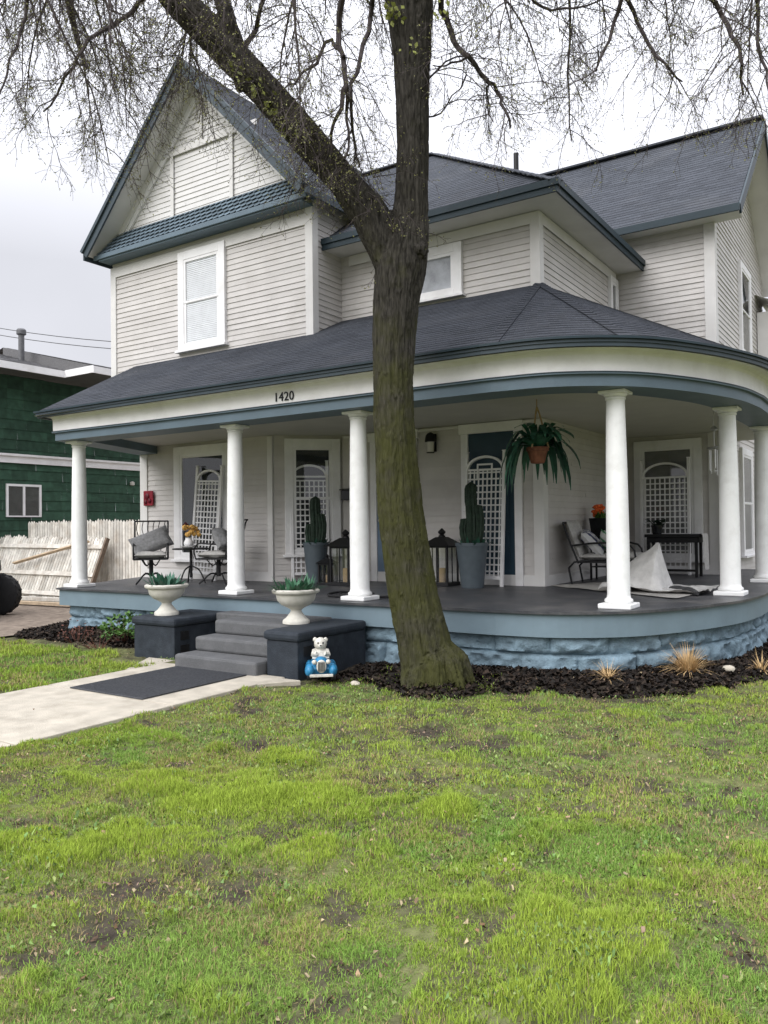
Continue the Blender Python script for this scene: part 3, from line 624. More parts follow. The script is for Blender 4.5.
# ------------------------------------------------------------------ lawn, mulch, litter
def scatter_lawn(n, x0, x1, y0, y1):
    x = rng.uniform(x0, x1, n); y = rng.uniform(y0, y1, n)
    b = bare(x, y); keep = rng.random(n) > b*.90
    keep &= ~((np.abs(x+6.49) < .935-.07*rng.random(n)**3) & (y < 6.6)); bm_ = bedmask(x, y); keep &= (bm_ < .03+.08*rng.random(n)) | ((np.hypot(x-TX, y-TY) < .66) & (rng.random(n) < .4)); keep &= rng.random(n) > .65*smooth01((bm_+.42)/.4)*(fbm(x*4, y*4, 3) > .42); keep &= ~((x < -5.25) & (x > -8.4) & (y > 6.35))
    keep &= (y < 6.6+.25*fbm(x*3, y*0, 2)) | (x > -8.4); keep &= ~((x > -5.65) & (x < -5.3) & (y > 6) & (y < 6.5))
    return x[keep], y[keep]
def blades(name, n, box, h, w, label=None):
    x, y = scatter_lawn(n, *box); n = len(x)
    # visible wedge only
    dx, dy = x, y; dep = dx*fw.x+dy*fw.y; lat = dx*r0.x+dy*r0.y; k = (dep > 1.4) & (np.abs(lat) < dep*.72+.9); x, y = x[k], y[k]; n = len(x)
    moss = mossmask(x, y)
    z = gheight(x, y); ln = h*rng.uniform(.45, 1.25, n)*(.25+1.5*fbm(x*4.5, y*4.5, 3))*(1+.45*moss); wd = w*rng.uniform(.7, 1.3, n)
    az = rng.uniform(0, 2*np.pi, n); lean = rng.uniform(.15, 1.25, n)*(1-.45*moss); ux, uy = np.cos(az), np.sin(az); sx, sy = -uy, ux
    tw = rng.uniform(-.6, .6, n); sx, sy = sx*np.cos(tw)-sy*np.sin(tw), sx*np.sin(tw)+sy*np.cos(tw)
    P = np.zeros((n, 5, 3))
    def put(k, f, s, wf):
        r = ln*f; out = np.sin(lean*f)*r; hgt = np.cos(lean*f*.9)*r
        P[:, k, 0] = x+ux*out+sx*wd*wf*s; P[:, k, 1] = y+uy*out+sy*wd*wf*s; P[:, k, 2] = z-.004+hgt*1.0
    put(0, 0, -.5, 1); put(1, 0, .5, 1); put(2, .55, .5, .8); put(3, .55, -.5, .8); put(4, 1, 0, 0)
    base = np.arange(n)[:, None]*5
    tri = np.concatenate([base+np.array([0, 1, 2]), base+np.array([0, 2, 3]), base+np.array([3, 2, 4])])
    t = fbm(x*.9+20, y*.9, 3)[:, None]; r = rng.random((n, 1))
    A0 = np.array([.215, .345, .048]); A1 = np.array([.345, .425, .085]); c = A0*(1-t)+A1*t
    cool = np.array([.145, .305, .075]); f2 = smooth01((fbm(x*1.3+70, y*1.3+5, 3)-.52)/.1)[:, None]; c = c*(1-.5*f2)+cool*.5*f2
    M0 = np.array([.315, .415, .062]); c = c*(1-moss[:, None])+M0*moss[:, None]
    c = c*(.65+.7*r)
    dry = (rng.random(n) < (.10+.32*smooth01((fbm(x*2+9, y*2+33, 3)-.5)/.15))*(1-.85*moss)); c[dry] = np.array([.38, .30, .15])*(.6+.7*rng.random((dry.sum(), 1)))
    tint = np.repeat(c, 5, axis=0).reshape(n, 5, 3)
    return P.reshape(-1, 3), tri, tint.reshape(-1, 3)
parts = [blades('a', 780000, (-5.8, 2.6, 1.2, 4.3), .026, .0032), blades('b', 560000, (-8, 5.2, 3.2, 9.4), .031, .0050), blades('c', 70000, (-11.5, -6.0, 3.5, 7.2), .05, .009)]
vs, ts, cs, o0 = [], [], [], 0
for a_, b_, c_ in parts: vs.append(a_); ts.append(b_+o0); cs.append(c_); o0 += len(a_)
lawn = npmesh('lawn_grass', np.concatenate(vs), np.concatenate(ts), grassm, np.concatenate(cs))
tag(lawn, 'patchy green spring grass of the front lawn with bare soil showing', 'grass', kind='stuff')
def chips(name, pred, n, box, size, cols, m, lift=.01, flat=.5):
    x = rng.uniform(box[0], box[1], n); y = rng.uniform(box[2], box[3], n); k = pred(x, y); x, y = x[k], y[k]; n = len(x); z = gheight(x, y)
    s = size*rng.uniform(.4, 1.4, n); az = rng.uniform(0, 6.283, n); asp = rng.uniform(.25, .8, n); ti = rng.uniform(-flat, flat, n); t2 = rng.uniform(-flat, flat, n)
    P = np.zeros((n, 4, 3))
    for q, (a, b) in enumerate(((-1, -.6), (1, -1), (1.1, .8), (-.8, 1))):
        lx = a*s*.5; ly = b*s*.5*asp; P[:, q, 0] = x+lx*np.cos(az)-ly*np.sin(az); P[:, q, 1] = y+lx*np.sin(az)+ly*np.cos(az); P[:, q, 2] = z+lift*rng.uniform(.3, 1.6, n)+lx*ti+ly*t2+s*.15*rng.random(n)
    c = np.array(cols)[rng.integers(0, len(cols), n)]*(.6+.8*rng.random((n, 1)))
    o = npmesh(name, P.reshape(-1, 3), np.arange(n*4).reshape(-1, 4), m, np.repeat(c, 4, axis=0)); return o
inwalk = lambda x, y: (np.abs(x+6.55) < 1.1)
mu = chips('mulch_bed', lambda x, y: (bedmask(x, y) > -.04) & ~((x < -5.28) & (x > -8.3) & (y > 5.9)) & (y < 12), 130000, (-12.4, -.3, 5.8, 12), .05, [(.016, .012, .010), (.024, .018, .014), (.011, .009, .008), (.045, .032, .024), (.016, .014, .012)], litterm, .014, .8)
tag(mu, 'dark shredded mulch of the planting bed along the porch', 'mulch', kind='stuff')
cv = chips('clover', lambda x, y: (fbm(x*2.7+60, y*2.7+8, 3) > .53) & ~((np.abs(x+6.49) < .95) & (y < 6.6)) & (bedmask(x, y) < 0) & (x > -8.2) & (bare(x, y) < .6), 42000, (-8, 1.6, 1.7, 8), .014, [(.15, .23, .07), (.19, .26, .08), (.12, .20, .065), (.21, .25, .09)], litterm, .018, 1.2)
tag(cv, 'small clover and weed leaves growing among the lawn grass', 'clover', kind='stuff')
li = chips('leaf_litter', lambda x, y: ~((np.abs(x+6.49) < .93) & (y < 6.5) & (rng.random(len(x)) < .93)) & (rng.random(len(x)) < .25+.75*np.clip(bare(x, y)+.5*(bedmask(x, y) > -.2), 0, 1)) & ~((x < -5.28) & (x > -8.3) & (y > 6.3)), 30000, (-11, 2, 1.4, 9), .017, [(.16, .10, .055), (.26, .18, .11), (.09, .06, .04), (.30, .24, .15), (.20, .14, .10)], litterm, .012, .6)
tag(li, 'dead brown leaves scattered over lawn and bed', 'leaf litter', kind='stuff')

# ------------------------------------------------------------------ big tree
D0 = 8.05
TR = thing('shade_tree', 'large budding tree with mossy forked trunk standing in front of the porch', 'tree', (TX, TY, 0))
def pxpath(L): return [at(x, y, d) for x, y, w, d in L], [w*d/F/2 for x, y, w, d in L]
trunk = [(430, 702, 78, D0), (430, 684, 66, D0), (428, 664, 57, D0), (423, 638, 54, D0), (414, 595, 50, D0), (407, 555, 48, D0), (400, 510, 46, D0), (397, 465, 44, D0), (394, 420, 43, D0), (393, 380, 43, D0), (394, 335, 45, D0), (396, 300, 49, D0), (400, 268, 54, D0), (406, 240, 46, D0), (411, 205, 36, D0), (412, 147, 33, D0), (412, 100, 34, D0), (412, 60, 38, D0), (410, 20, 46, D0), (408, -15, 52, D0), (406, -60, 44, D0-.1)]
limb = [(402, 290, 37, D0), (386, 248, 40, D0), (368, 212, 39, D0), (342, 180, 32, D0), (314, 147, 33, D0-.05), (280, 108, 34, D0-.1), (250, 75, 34, D0-.15), (215, 38, 33, D0-.2), (180, 2, 34, D0-.3), (142, -42, 32, D0-.4), (95, -95, 28, D0-.6), (40, -150, 22, D0-.8)]
lseg = [(246, 90, 22, D0-.12), (238, 55, 19, D0-.2), (229, 25, 17, D0-.3), (221, 0, 16, D0-.3), (210, -50, 14, D0-.4), (200, -120, 11, D0-.4)]
tm = MB()
for L in (trunk, limb, lseg):
    p, r = pxpath(L); tm.tube(p, r, 20)
# root flare ribs and trunk scars
bz = at(431, 684, D0)
for k in range(9):
    a = 2*math.pi*k/9+.3; d = V((math.cos(a), math.sin(a), 0)); R_ = random.uniform(.24, .31)
    tm.tube([at(424, 640, D0)+d*.12, V((TX, TY, .24))+d*.22, V((TX, TY, .06))+d*R_, V((TX, TY, -.08))+d*(R_+.06)], [.10, .12, .10, .07], 10)
tm.tube([at(412, 250, D0-.1), at(425, 250, D0-.2)], [.11, .07], 10)
tmp = tm.build('trunk_tmp', barkm)
rm = tmp.modifiers.new('r', 'REMESH'); rm.mode = 'VOXEL'; rm.voxel_size = .012
sm_ = tmp.modifiers.new('s', 'SMOOTH'); sm_.iterations = 8; sm_.factor = .6
dg = bpy.context.evaluated_depsgraph_get(); ev_ = tmp.evaluated_get(dg); me = bpy.data.meshes.new_from_object(ev_)
bpy.data.objects.remove(tmp)
n_ = len(me.vertices); co = np.zeros(n_*3, dtype=np.float32); me.vertices.foreach_get('co', co); co = co.reshape(-1, 3); no = np.zeros(n_*3, dtype=np.float32); me.vertices.foreach_get('normal', no); no = no.reshape(-1, 3)
ang = np.arctan2(no[:, 1], no[:, 0]); ws = fbm(co[:, 2]*2, ang*2, 2)
u_w = fbm(ang*3+5, co[:, 2]*5, 3); rid = 1-np.abs(2*fbm(ang*5.5+ws*2.5+20, co[:, 2]*2.6+u_w*1.5+7, 4)-1); big = fbm(ang*1.2+9, co[:, 2]*1.1, 3)
low = np.clip(1.2-co[:, 2], 0, 1.2)/1.2
co = co-no*.010+no*((np.clip(rid, .45, .95)-.75)*.044+(big-.5)*.05+low[:, None][:, 0]*(fbm(ang*2.5, co[:, 2]*3, 3)-.5)*.06)[:, None]
co -= np.array([TX, TY, 0]); me.vertices.foreach_set('co', co.astype(np.float32).ravel()); me.update(); me.shade_smooth(); me.name = 'trunk'
me.materials.clear(); me.materials.append(barkm)
to = bpy.data.objects.new('trunk', me); COL.objects.link(to); to.parent = TR
# --- branches
tw = MB(); buds = []
def rv(s=1.): return V((random.gauss(0, s), random.gauss(0, s), random.gauss(0, s)))
def quick_tube(pts, r0_, r1_, n=3):
    k = len(pts)-1; tw.tube(pts, [r0_+(r1_-r0_)*i/k for i in range(len(pts))], n, cap=False)
def grow(p, d, length, r, lev, droop):
    seg = {0: 9, 1: 7, 2: 6, 3: 4, 4: 3}[lev]; st = length/seg; pts = [p.copy()]; dirs = [d.copy()]
    for i in range(seg):
        d = (d+rv(.10 if lev < 2 else .14)+V((0, 0, -droop*(i+1)/seg))).normalized(); p = p+d*st; pts.append(p.copy()); dirs.append(d.copy())
    if (p-CAM).length < 2.6: return
    quick_tube(pts, r, max(r*.35, .0013), 6 if lev == 0 else 5 if lev == 1 else 3)
    side(pts, dirs, length, r, lev, droop)
def side(pts, dirs, length, r, lev, droop):
    if lev == 4 or (lev == 3 and length < .12):
        pass
    seg = len(pts)-1
    dens = {0: 2.6, 1: 5.2, 2: 8.5, 3: 13, 4: 0}[lev]; num = int(length*dens)+(1 if lev < 4 else 0)
    for k in range(num):
        f = (k+random.random())/max(num, 1); f = .12+.88*f; i = min(int(f*seg), seg-1); q = pts[i].lerp(pts[i+1], f*seg-i); dd = dirs[i+1]
        perp = dd.orthogonal().normalized(); perp.rotate(Matrix.Rotation(random.uniform(0, 6.283), 3, dd)); nd = (dd*random.uniform(.5, 1.1)+perp*random.uniform(.5, 1.0)).normalized()
        ln = {0: random.uniform(1.1, 2.2), 1: random.uniform(.5, 1.15), 2: random.uniform(.22, .55), 3: random.uniform(.06, .20)}[lev]*(1-.35*f)
        grow(q, nd, ln, {0: .016, 1: .0062, 2: .0030, 3: .0018}[lev]*random.uniform(.7, 1.2), lev+1, {0: .30, 1: .22, 2: .12, 3: .03}[lev])
    if lev >= 2:
        for i in range(1, len(pts)):
            if random.random() < (.30 if lev == 2 else .42): buds.append(pts[i]+rv(.006))
        if random.random() < .8: buds.append(pts[-1])
def limbpath(pts, r0_, r1_, lev=1, droop=.25, n=6):
    P = catmull(pts, 3); dirs = [(P[min(i+1, len(P)-1)]-P[max(i-1, 0)]).normalized()+rv(.03) for i in range(len(P))]
    P = [p+rv(.012) for p in P]; quick_tube(P, r0_, r1_, n); ln = sum((b-a).length for a, b in zip(P, P[1:])); side(P, dirs, ln, r0_, lev, droop)
# branches that can be followed one by one in the crown
for L, d, a, b in (([(436, -15), (446, 20), (461, 49), (470, 56), (489, 84), (499, 92), (505, 110), (512, 127)], 8.0, .036, .010), ([(470, 56), (452, 62), (433, 66)], 8.0, .014, .006), ([(489, 84), (487, 100), (494, 122)], 8.0, .012, .006),
        ([(628, -20), (614, 26), (599, 62), (596, 70)], 7.4, .022, .008), ([(624, -20), (638, 24), (652, 51), (668, 66), (681, 84)], 7.6, .024, .008), ([(571, -20), (569, 40), (569, 90), (572, 140)], 8.6, .018, .007), ([(700, -20), (722, 16), (737, 44), (741, 66), (743, 96)], 7.2, .026, .009),
        ([(525, -12), (542, 7), (575, 7), (605, -4)], 7.8, .016, .008), ([(148, -8), (120, 20), (96, 36), (76, 56), (60, 86), (44, 112)], 7.6, .026, .008), ([(346, -20), (338, 30), (345, 70), (342, 105), (332, 132), (331, 152)], 7.7, .034, .012), ([(374, -20), (372, 20), (360, 58), (350, 96), (352, 132), (360, 166)], 7.9, .028, .010),
        ([(345, 60), (330, 40), (316, 62), (300, 76), (283, 92)], 7.7, .022, .008), ([(345, 88), (350, 120), (345, 160)], 7.7, .022, .010), ([(236, 60), (254, 30), (263, 0), (268, -25)], 7.8, .030, .014), ([(30, -25), (24, 20), (10, 60), (-4, 100)], 7.2, .018, .007), ([(760, -20), (757, 30), (765, 70), (772, 110)], 7.0, .020, .008),
        ([(262, 66), (258, 78), (246, 84), (228, 82)], 7.6, .014, .006), ([(190, 40), (197, 62), (196, 84)], 7.6, .014, .006), ([(318, 126), (308, 140), (290, 118)], 7.7, .012, .005), ([(420, 90), (447, 62), (470, 55)], 8.0, .012, .006), ([(428, 120), (447, 106), (466, 76)], 8.1, .010, .005)):
    limbpath([at(x, y, d+.25*math.sin(i*1.7)) for i, (x, y) in enumerate(L)], a, b, 1, .20)
# epicormic sprouts at the fork
for k in range(34):
    f = random.random(); i = 1+int(f*3); p, r = pxpath(limb[i:i+2]); q = p[0].lerp(p[1], random.random())+rv(.10)-fw*.15; grow(q, (rv(.6)+V((0, 0, .2))-fw*.3).normalized(), random.uniform(.3, .75), .006, 3 if k % 3 else 2, .25)
# crown limbs above the picture
top = at(406, -60, D0-.1); lend = at(40, -150, D0-.8); l2 = at(200, -120, D0-.4)
main = [(top, V((.9, .1, .75)), 4.2), (top, V((.55, -.75, .8)), 4.0), (top, V((.2, .9, .9)), 4.4), (top, V((-.4, .5, 1.1)), 4.5), (top, V((.8, .7, .7)), 4.6), (top, V((1.0, -.35, .55)), 5.0), (lend, V((-.8, .3, .35)), 3.6), (lend, V((-.3, -.6, .6)), 3.2), (l2, V((-.3, .8, .8)), 3.4), (lend, V((-.5, .8, .3)), 3.4), (top, V((-.5, -.5, 1.0)), 3.6)]
for p, d, ln in main: grow(p, d.normalized(), ln, .085, 0, .18)
# long hanging shoots over the picture, each tied back to the limbs
def hang(px, py, d, ln):
    q = at(px, py, d); par = min((top, lend, l2, at(142, -42, D0-.4), at(408, -15, D0)), key=lambda c: (c-q).length)
    mid = (q+par)/2+V((0, 0, .35)); quick_tube(catmull([par, mid, q], 4), .03, .016, 5)
    grow(q, (V((random.gauss(0, .35), random.gauss(0, .35), -.8))).normalized(), ln, .013, 1, .35)
for k in range(56):
    x = random.choice((random.uniform(-20, 330), random.uniform(40, 250), random.uniform(270, 400), random.uniform(430, 790), random.uniform(560, 790)))
    hang(x, random.uniform(-150, -15), random.uniform(6.4, 10.5), random.uniform(1.0, 1.8)*(.95 if x < 200 else .85))
tw.build('crown', twigm, TR, world=True)
bv = MB()
for p in buds:
    a = rv(1).normalized(); b = a.orthogonal().normalized(); s_ = random.uniform(.005, .012); bv.poly(p, p+a*s_+b*s_*.5, p+a*s_*2, p+a*s_-b*s_*.5)
bv.build('young_leaves', budm, TR, world=True)
# clumps of fresh leaves on the bark
cl_ = MB()
for (x, y, d, k) in ((392, 12, 7.85, 26), (396, 18, 7.85, 20), (258, 88, 7.7, 16), (237, 68, 7.6, 12), (292, 132, 7.8, 12), (270, 104, 7.7, 10), (412, 50, 7.8, 8), (440, 12, 7.9, 10), (466, 260, 7.9, 0)):
    c = at(x, y, d)
    for j in range(k):
        p = c+rv(.05); a = rv(1).normalized(); b = a.orthogonal().normalized(); s_ = random.uniform(.02, .04); cl_.poly(p, p+a*s_+b*s_*.6, p+a*s_*2, p+a*s_-b*s_*.6)
cl_.build('sprout_leaves', mat('sprout_leaf', (.24, .26, .07), .6, .4, 8), TR, world=True)
# ------------------------------------------------------------------ trellises
FZ = .702
def trellis(label, loc, rz, wd=.60, ht=2.0, lean=0., roll=0., nv=7, group='white arched trellises on the porch'):
    t = thing('arched_trellis', label, 'trellis', loc, group=group, rot=(lean, roll, rz)); t.rotation_mode = 'XYZ'
    f = MB(); h = wd/2; ah = ht-.06; sp_ = ah-h*.62
    for s in (-1, 1): f.box(s*h-.024, s*h+.024, -.024, .024, 0, ht if s > 0 else ht-.01); f.box(s*h-.03, s*h+.03, -.03, .03, ht, ht+.015)
    f.box(-h+.024, h-.024, -.015, .015, .10, .15)
    n = 14; pts = [V(((h-.02)*math.cos(math.pi*k/n), 0, sp_+h*.58*math.sin(math.pi*k/n))) for k in range(n+1)]
    for a, b in zip(pts, pts[1:]): f.bar(a, b, .036, .05, upv=(0, 1, 0.01))
    f.build('frame', whitep, t, bevel=.003)
    l = MB(); iw = h-.024
    for k in range(nv):
        x = -iw+2*iw*(k+.5)/nv; zt = sp_-.02 if True else 0; l.box(x-.011, x+.011, .002, .010, .15, zt)
    z = .22
    while z < sp_: l.box(-iw, iw, -.008, .001, z-.011, z+.011); z += .098
    l.box(-iw, iw, -.010, .004, sp_-.03, sp_)
    l.build('lattice', whitep, t); return t
trellis('white arched lattice trellis leaning crookedly in front of the window between the two patio chairs', (-10.42, 9.98, FZ), 0, .60, 2.0, math.radians(-3), math.radians(2.6))
trellis('white arched lattice trellis before the angled bay window behind the round cactus pot', (-8.47, 10.56, FZ), math.radians(45), .60, 2.02, math.radians(-2))
t = trellis('white arched lattice trellis leaning on the navy blue door', (-5.34, 10.70, FZ), 0, .62, 2.0, math.radians(-4), math.radians(.4), 8)
fr_ = MB()
for (a, b, c, d) in ((-.13, .13, 1.80, 1.825), (-.13, .13, 1.58, 1.605), (-.13, -.105, 1.6, 1.8), (.105, .13, 1.6, 1.8)): fr_.box(a, b, -.02, -.011, c, d)
fr_.build('top_square', whitep, t)
trellis('wide white arched trellis by the grey curtained back window beside the dark table', (-3.62, 14.35, FZ), 0, .80, 2.02, math.radians(-2), 0, 9)

# ------------------------------------------------------------------ potted cactus pair
def potted(label, loc, ph, pr_, ch):
    p = thing('potted_cactus', label, 'potted plant', loc, group='tall potted cacti on the porch')
    m = MB(); m.lathe((0, 0, 0), [(pr_*.66, 0), (pr_*.68, .02), (pr_*.94, ph-.05), (pr_, ph-.05), (pr_, ph), (pr_*.9, ph), (pr_*.86, ph-.06)], 28); m.build('pot', potm, p, smooth=True, ang=35)
    c = MB()
    def arm(pts, r, n=20):
        P = catmull(pts, 4); o = len(c.v); k = 10
        for i, q in enumerate(P):
            f = i/(len(P)-1); rr = r*(1.0 if f < .85 else max(.15, math.sqrt(max(0, 1-((f-.85)/.15)**2))))
            for j in range(n):
                a = 2*math.pi*j/n; rj = rr*(1 if j % 2 == 0 else .80)*(1+random.uniform(-.05, .05)); c.v.append((q[0]+rj*math.cos(a), q[1]+rj*math.sin(a), q[2]))
        for i in range(len(P)-1):
            for j in range(n): c.f.append((o+i*n+j, o+i*n+(j+1) % n, o+(i+1)*n+(j+1) % n, o+(i+1)*n+j)); c.t.append(1.)
        c.f.append(tuple(o+(len(P)-1)*n+j for j in range(n))); c.t.append(1.)
    arm([(0, 0, ph-.06), (.01, 0, ph+ch*.4), (-.01, 0, ph+ch*.75), (0, 0, ph+ch)], .088)
    arm([(.07, .02, ph-.06), (.12, .02, ph+ch*.3), (.11, .0, ph+ch*.55), (.10, 0, ph+ch*.62)], .07); arm([(-.08, -.03, ph-.06), (-.12, -.03, ph+ch*.2), (-.11, -.02, ph+ch*.36), (-.11, 0, ph+ch*.40)], .06)
    for k in range(260):
        z = ph+random.random()*ch*.95; a = random.uniform(0, 6.28); r = .10; q = V((r*math.cos(a), r*math.sin(a), z)); d = V((math.cos(a), math.sin(a), random.uniform(-.3, .6)))*.03; u_ = V((-math.sin(a), math.cos(a), 0))*.005; c.poly(q-u_, q+u_, q+d)
    c.build('cactus', cactus, p)
    l = MB()
    for k in range(60):
        a = random.uniform(0, 6.28); r = pr_*random.uniform(.3, .98); q = V((r*math.cos(a), r*math.sin(a), ph-.04)); d = V((math.cos(a)*random.uniform(.2, 1), math.sin(a)*random.uniform(.2, 1), random.uniform(.3, 1))).normalized()*random.uniform(.07, .15); u_ = V((-math.sin(a), math.cos(a), 0))*.018
        l.poly(q-u_*.4, q+d*.5-u_, q+d, q+d*.5+u_, q+u_*.4)
    l.build('leaves', fernm, p); return p
potted('dark cactus in a round grey pot standing in front of the angled bay window', (-8.03, 10.15, FZ), .66, .21, .74)
potted('dark cactus in a tapered grey pot standing in front of the navy blue door', (-5.33, 10.36, FZ), .65, .24, .88)

# ------------------------------------------------------------------ floor lanterns
def lantern(label, loc, s=1., group='black floor lanterns beside the front door', cat='lantern'):
    l = thing('floor_lantern', label, cat, loc, group=group); b = .17*s; h = .60*s
    f = MB(); f.box(-b-.03, b+.03, -b-.03, b+.03, 0, .05*s); f.box(-b-.01, b+.01, -b-.01, b+.01, h-.03, h)
    for x in (-b, b):
        for y in (-b, b): f.box(x-.014, x+.014, y-.014, y+.014, .05*s, h)
    for q in (-1, 1):
        f.box(-.009, .009, q*b-.008, q*b+.008, .05*s, h); f.box(q*b-.008, q*b+.008, -.009, .009, .05*s, h)
    f.build('frame', black, l, bevel=.003)
    r = MB(); o = .25*s; m = .07*s
    A_ = [V((x*o, y*o, h)) for x, y in ((-1, -1), (1, -1), (1, 1), (-1, 1))]; B_ = [V((x*m, y*m, h+.13*s)) for x, y in ((-1, -1), (1, -1), (1, 1), (-1, 1))]
    for i in range(4): r.poly(A_[i], A_[(i+1) % 4], B_[(i+1) % 4], B_[i])
    r.poly(*A_[::-1]); r.poly(*B_); r.lathe((0, 0, h+.12*s), [(.06*s, 0), (.05*s, .03*s), (.03*s, .045*s), (.055*s, .07*s), (.06*s, .09*s), (.03*s, .12*s), (.008, .14*s)], 14); r.build('lantern_roof', black, l, smooth=True, ang=30)
    c = MB(); c.lathe((0, 0, .05*s), [(.05*s, 0), (.05*s, .2*s), (.045*s, .21*s)], 14); c.build('candle', jute, l, smooth=True)
    g = MB(); k = b-.02; g.box(-k, k, -k, k, .055*s, h-.032); g.build('glass_box', glass, l); return l
lantern('large black floor lantern behind the third column by the mailbox', (-7.36, 10.05, FZ), 1.0)
dup([o for o in COL.objects if o.name == 'floor_lantern'][0], (-5.96, 10.6, FZ), 0, 'large black floor lantern just right of the tree trunk below the wall lamp')
lantern('small dark lantern standing beside the bigger lantern near the first cactus pot', (-7.78, 10.12, FZ), .55, group=None)

# ------------------------------------------------------------------ wall fittings
t = thing('wall_lamp', 'black wall lamp with frosted glass on the wall between tree and navy door', 'wall lamp', (-6.30, 10.98, 2.75))
m = MB(); m.box(-.055, .055, -.012, .0, .02, .30); m.obox((0, -.05, .26), (.012, 0, 0), (0, .05, 0), (0, 0, .012)); m.lathe((0, -.10, .17), [(.085, 0), (.09, .01), (.075, .10), (.05, .13), (.015, .15)], 16); m.lathe((0, -.10, -.005), [(.06, 0), (.065, .012)], 16); m.build('bracket', black, t, smooth=True, ang=30)
MB().lathe((0, -.10, .008), [(.052, 0), (.058, .08), (.062, .16)], 16).build('lamp_glass', lampglass, t, smooth=True, ang=50)
t = thing('mailbox', 'black mailbox hung on the wall beside the front door', 'mailbox', (-7.90, 10.97, 2.05))
m = MB(); m.box(-.14, .14, -.12, -.002, 0, .17); m.build('body', blackg, t, bevel=.01)
m = MB(); m.obox((0, -.075, .19), (.15, 0, 0), (0, .075, .012), (0, -.001, .008)); m.build('lid', blackg, t, bevel=.004)
t = thing('wall_plaque', 'dark red square ornament on the corner board left of the patio chairs', 'plaque', (-12.02, 10.15, 2.05))
m = MB(); m.box(-.13, .13, -.018, .012, 0, .28); m.build('plate', red, t, bevel=.01)
m = MB(); m.ball((-.02, -.03, .17), .06, .02, .06, 10, 6, .1); m.ball((.05, -.03, .09), .045, .018, .045, 10, 6, .1); m.ball((-.06, -.03, .07), .04, .018, .04, 10, 6, .1); m.build('emblem', mat('dark_red', (.11, .006, .015), .5), t, smooth=True)
tx = bpy.data.curves.new('house_number', 'FONT'); tx.body = '1420'; tx.size = .16; tx.extrude = .006; tx.align_x = 'CENTER'; tx.space_character = 1.05
to_ = bpy.data.objects.new('house_number', tx); COL.objects.link(to_); to_.location = (-6.58, 8.05-.346, 3.20); to_.rotation_euler = (math.pi/2, 0, 0); tx.materials.append(blackg)
bpy.context.view_layer.update(); nm = bpy.data.meshes.new_from_object(to_.evaluated_get(bpy.context.evaluated_depsgraph_get())); mw = to_.matrix_world.copy(); bpy.data.objects.remove(to_); to_ = bpy.data.objects.new('house_number', nm); COL.objects.link(to_); to_.matrix_world = mw
tag(to_, 'black house number 1420 on the cream frieze above the steps', 'house number')

# ------------------------------------------------------------------ hanging fern
t = thing('hanging_fern', 'dark green fern in a terracotta pot hanging by ropes from the porch ceiling', 'hanging plant', (-3.88, 9.35, 2.36))
m = MB(); m.lathe((0, 0, 0), [(.075, 0), (.085, .01), (.125, .15), (.14, .155), (.14, .20), (.125, .20), (.11, .17)], 22); m.build('pot', terracotta, t, smooth=True, ang=35)
m = MB()
for k in range(3):
    a = 2.1*k+.4; m.tube([(.135*math.cos(a), .135*math.sin(a), .19), (.03*math.cos(a), .03*math.sin(a), .62), (0, 0, .70)], .012, 6)
m.tube([(0, 0, .69), (0, 0, .80)], .007, 6); m.build('rope', jute, t)
m = MB()
for k in range(66):
    a = random.uniform(0, 6.283); ln = random.uniform(.25, .78) if math.cos(a+.9) < .5 else random.uniform(.02, .2); rise = random.uniform(.10, .30); n = 7; wd = random.uniform(.028, .054); out = random.uniform(.22, .52); L_ = []; R_ = []
    pv = V((-math.sin(a), math.cos(a), 0)); tilt = random.uniform(-.5, .5)
    for i in range(n+1):
        f = i/n; r = .05+out*(1-(1-f)**1.6); z = .19+rise*math.sin(min(1, f*1.7)*math.pi/1.6)-ln*f**2.0*.95
        c = V((r*math.cos(a), r*math.sin(a), z)); w_ = wd*math.sin(math.pi*(.12+.86*f))**.8; L_.append(c-pv*w_+V((0, 0, tilt*w_))); R_.append(c+pv*w_)
    for i in range(n): m.poly(L_[i], R_[i], R_[i+1], L_[i+1])
m.build('fronds', fernm, t)

# ------------------------------------------------------------------ patio set
def patio_chair(label, loc, rz):
    c = thing('patio_chair', label, 'patio chair', loc, rz, 'black iron patio chairs with grey cushions')      # faces +x
    f = MB(); f.box(-.26, .27, -.27, .27, .40, .425)
    for y in (-.27, .27):
        f.tube(catmull([(.27, y, .41), (.30, y, .55), (.22, y, .66), (0, y, .65), (-.24, y, .64)], 3), .013, 8)
        f.tube(catmull([(-.24, y, .41), (-.28, y, .64), (-.36, y, .98), (-.40, y, 1.04)], 3), .014, 8)
    f.tube([(-.40, -.27, 1.04), (-.40, .27, 1.04)], .013, 8); f.tube([(-.30, -.27, .74), (-.30, .27, .74)], .010, 8)
    for k in range(6):
        y = -.225+.09*k; f.tube(catmull([(-.25, y, .43), (-.30, y+.03, .70), (-.36, y-.02, .9), (-.40, y, 1.04)], 3), .007, 6)
    f.build('frame', black, c, smooth=True)
    b = MB(); b.tube([(0, 0, .12), (0, 0, .40)], .035, 12)
    for k in range(4):
        a = math.pi/4+k*math.pi/2; b.tube(catmull([(0, 0, .14), (.13*math.cos(a), .13*math.sin(a), .17), (.27*math.cos(a), .27*math.sin(a), .06), (.33*math.cos(a), .33*math.sin(a), .012)], 3), .014, 8)
        b.tube(catmull([(0, 0, .38), (.1*math.cos(a), .1*math.sin(a), .30), (.2*math.cos(a), .2*math.sin(a), .40)], 3), .01, 6)
    b.build('swivel_base', black, c, smooth=True)
    MB().cushion((.01, 0, .48), (.27, 0, 0), (0, .26, 0), (0, 0, .055)).build('seat_cushion', lightfab, c, smooth=True)
    return c
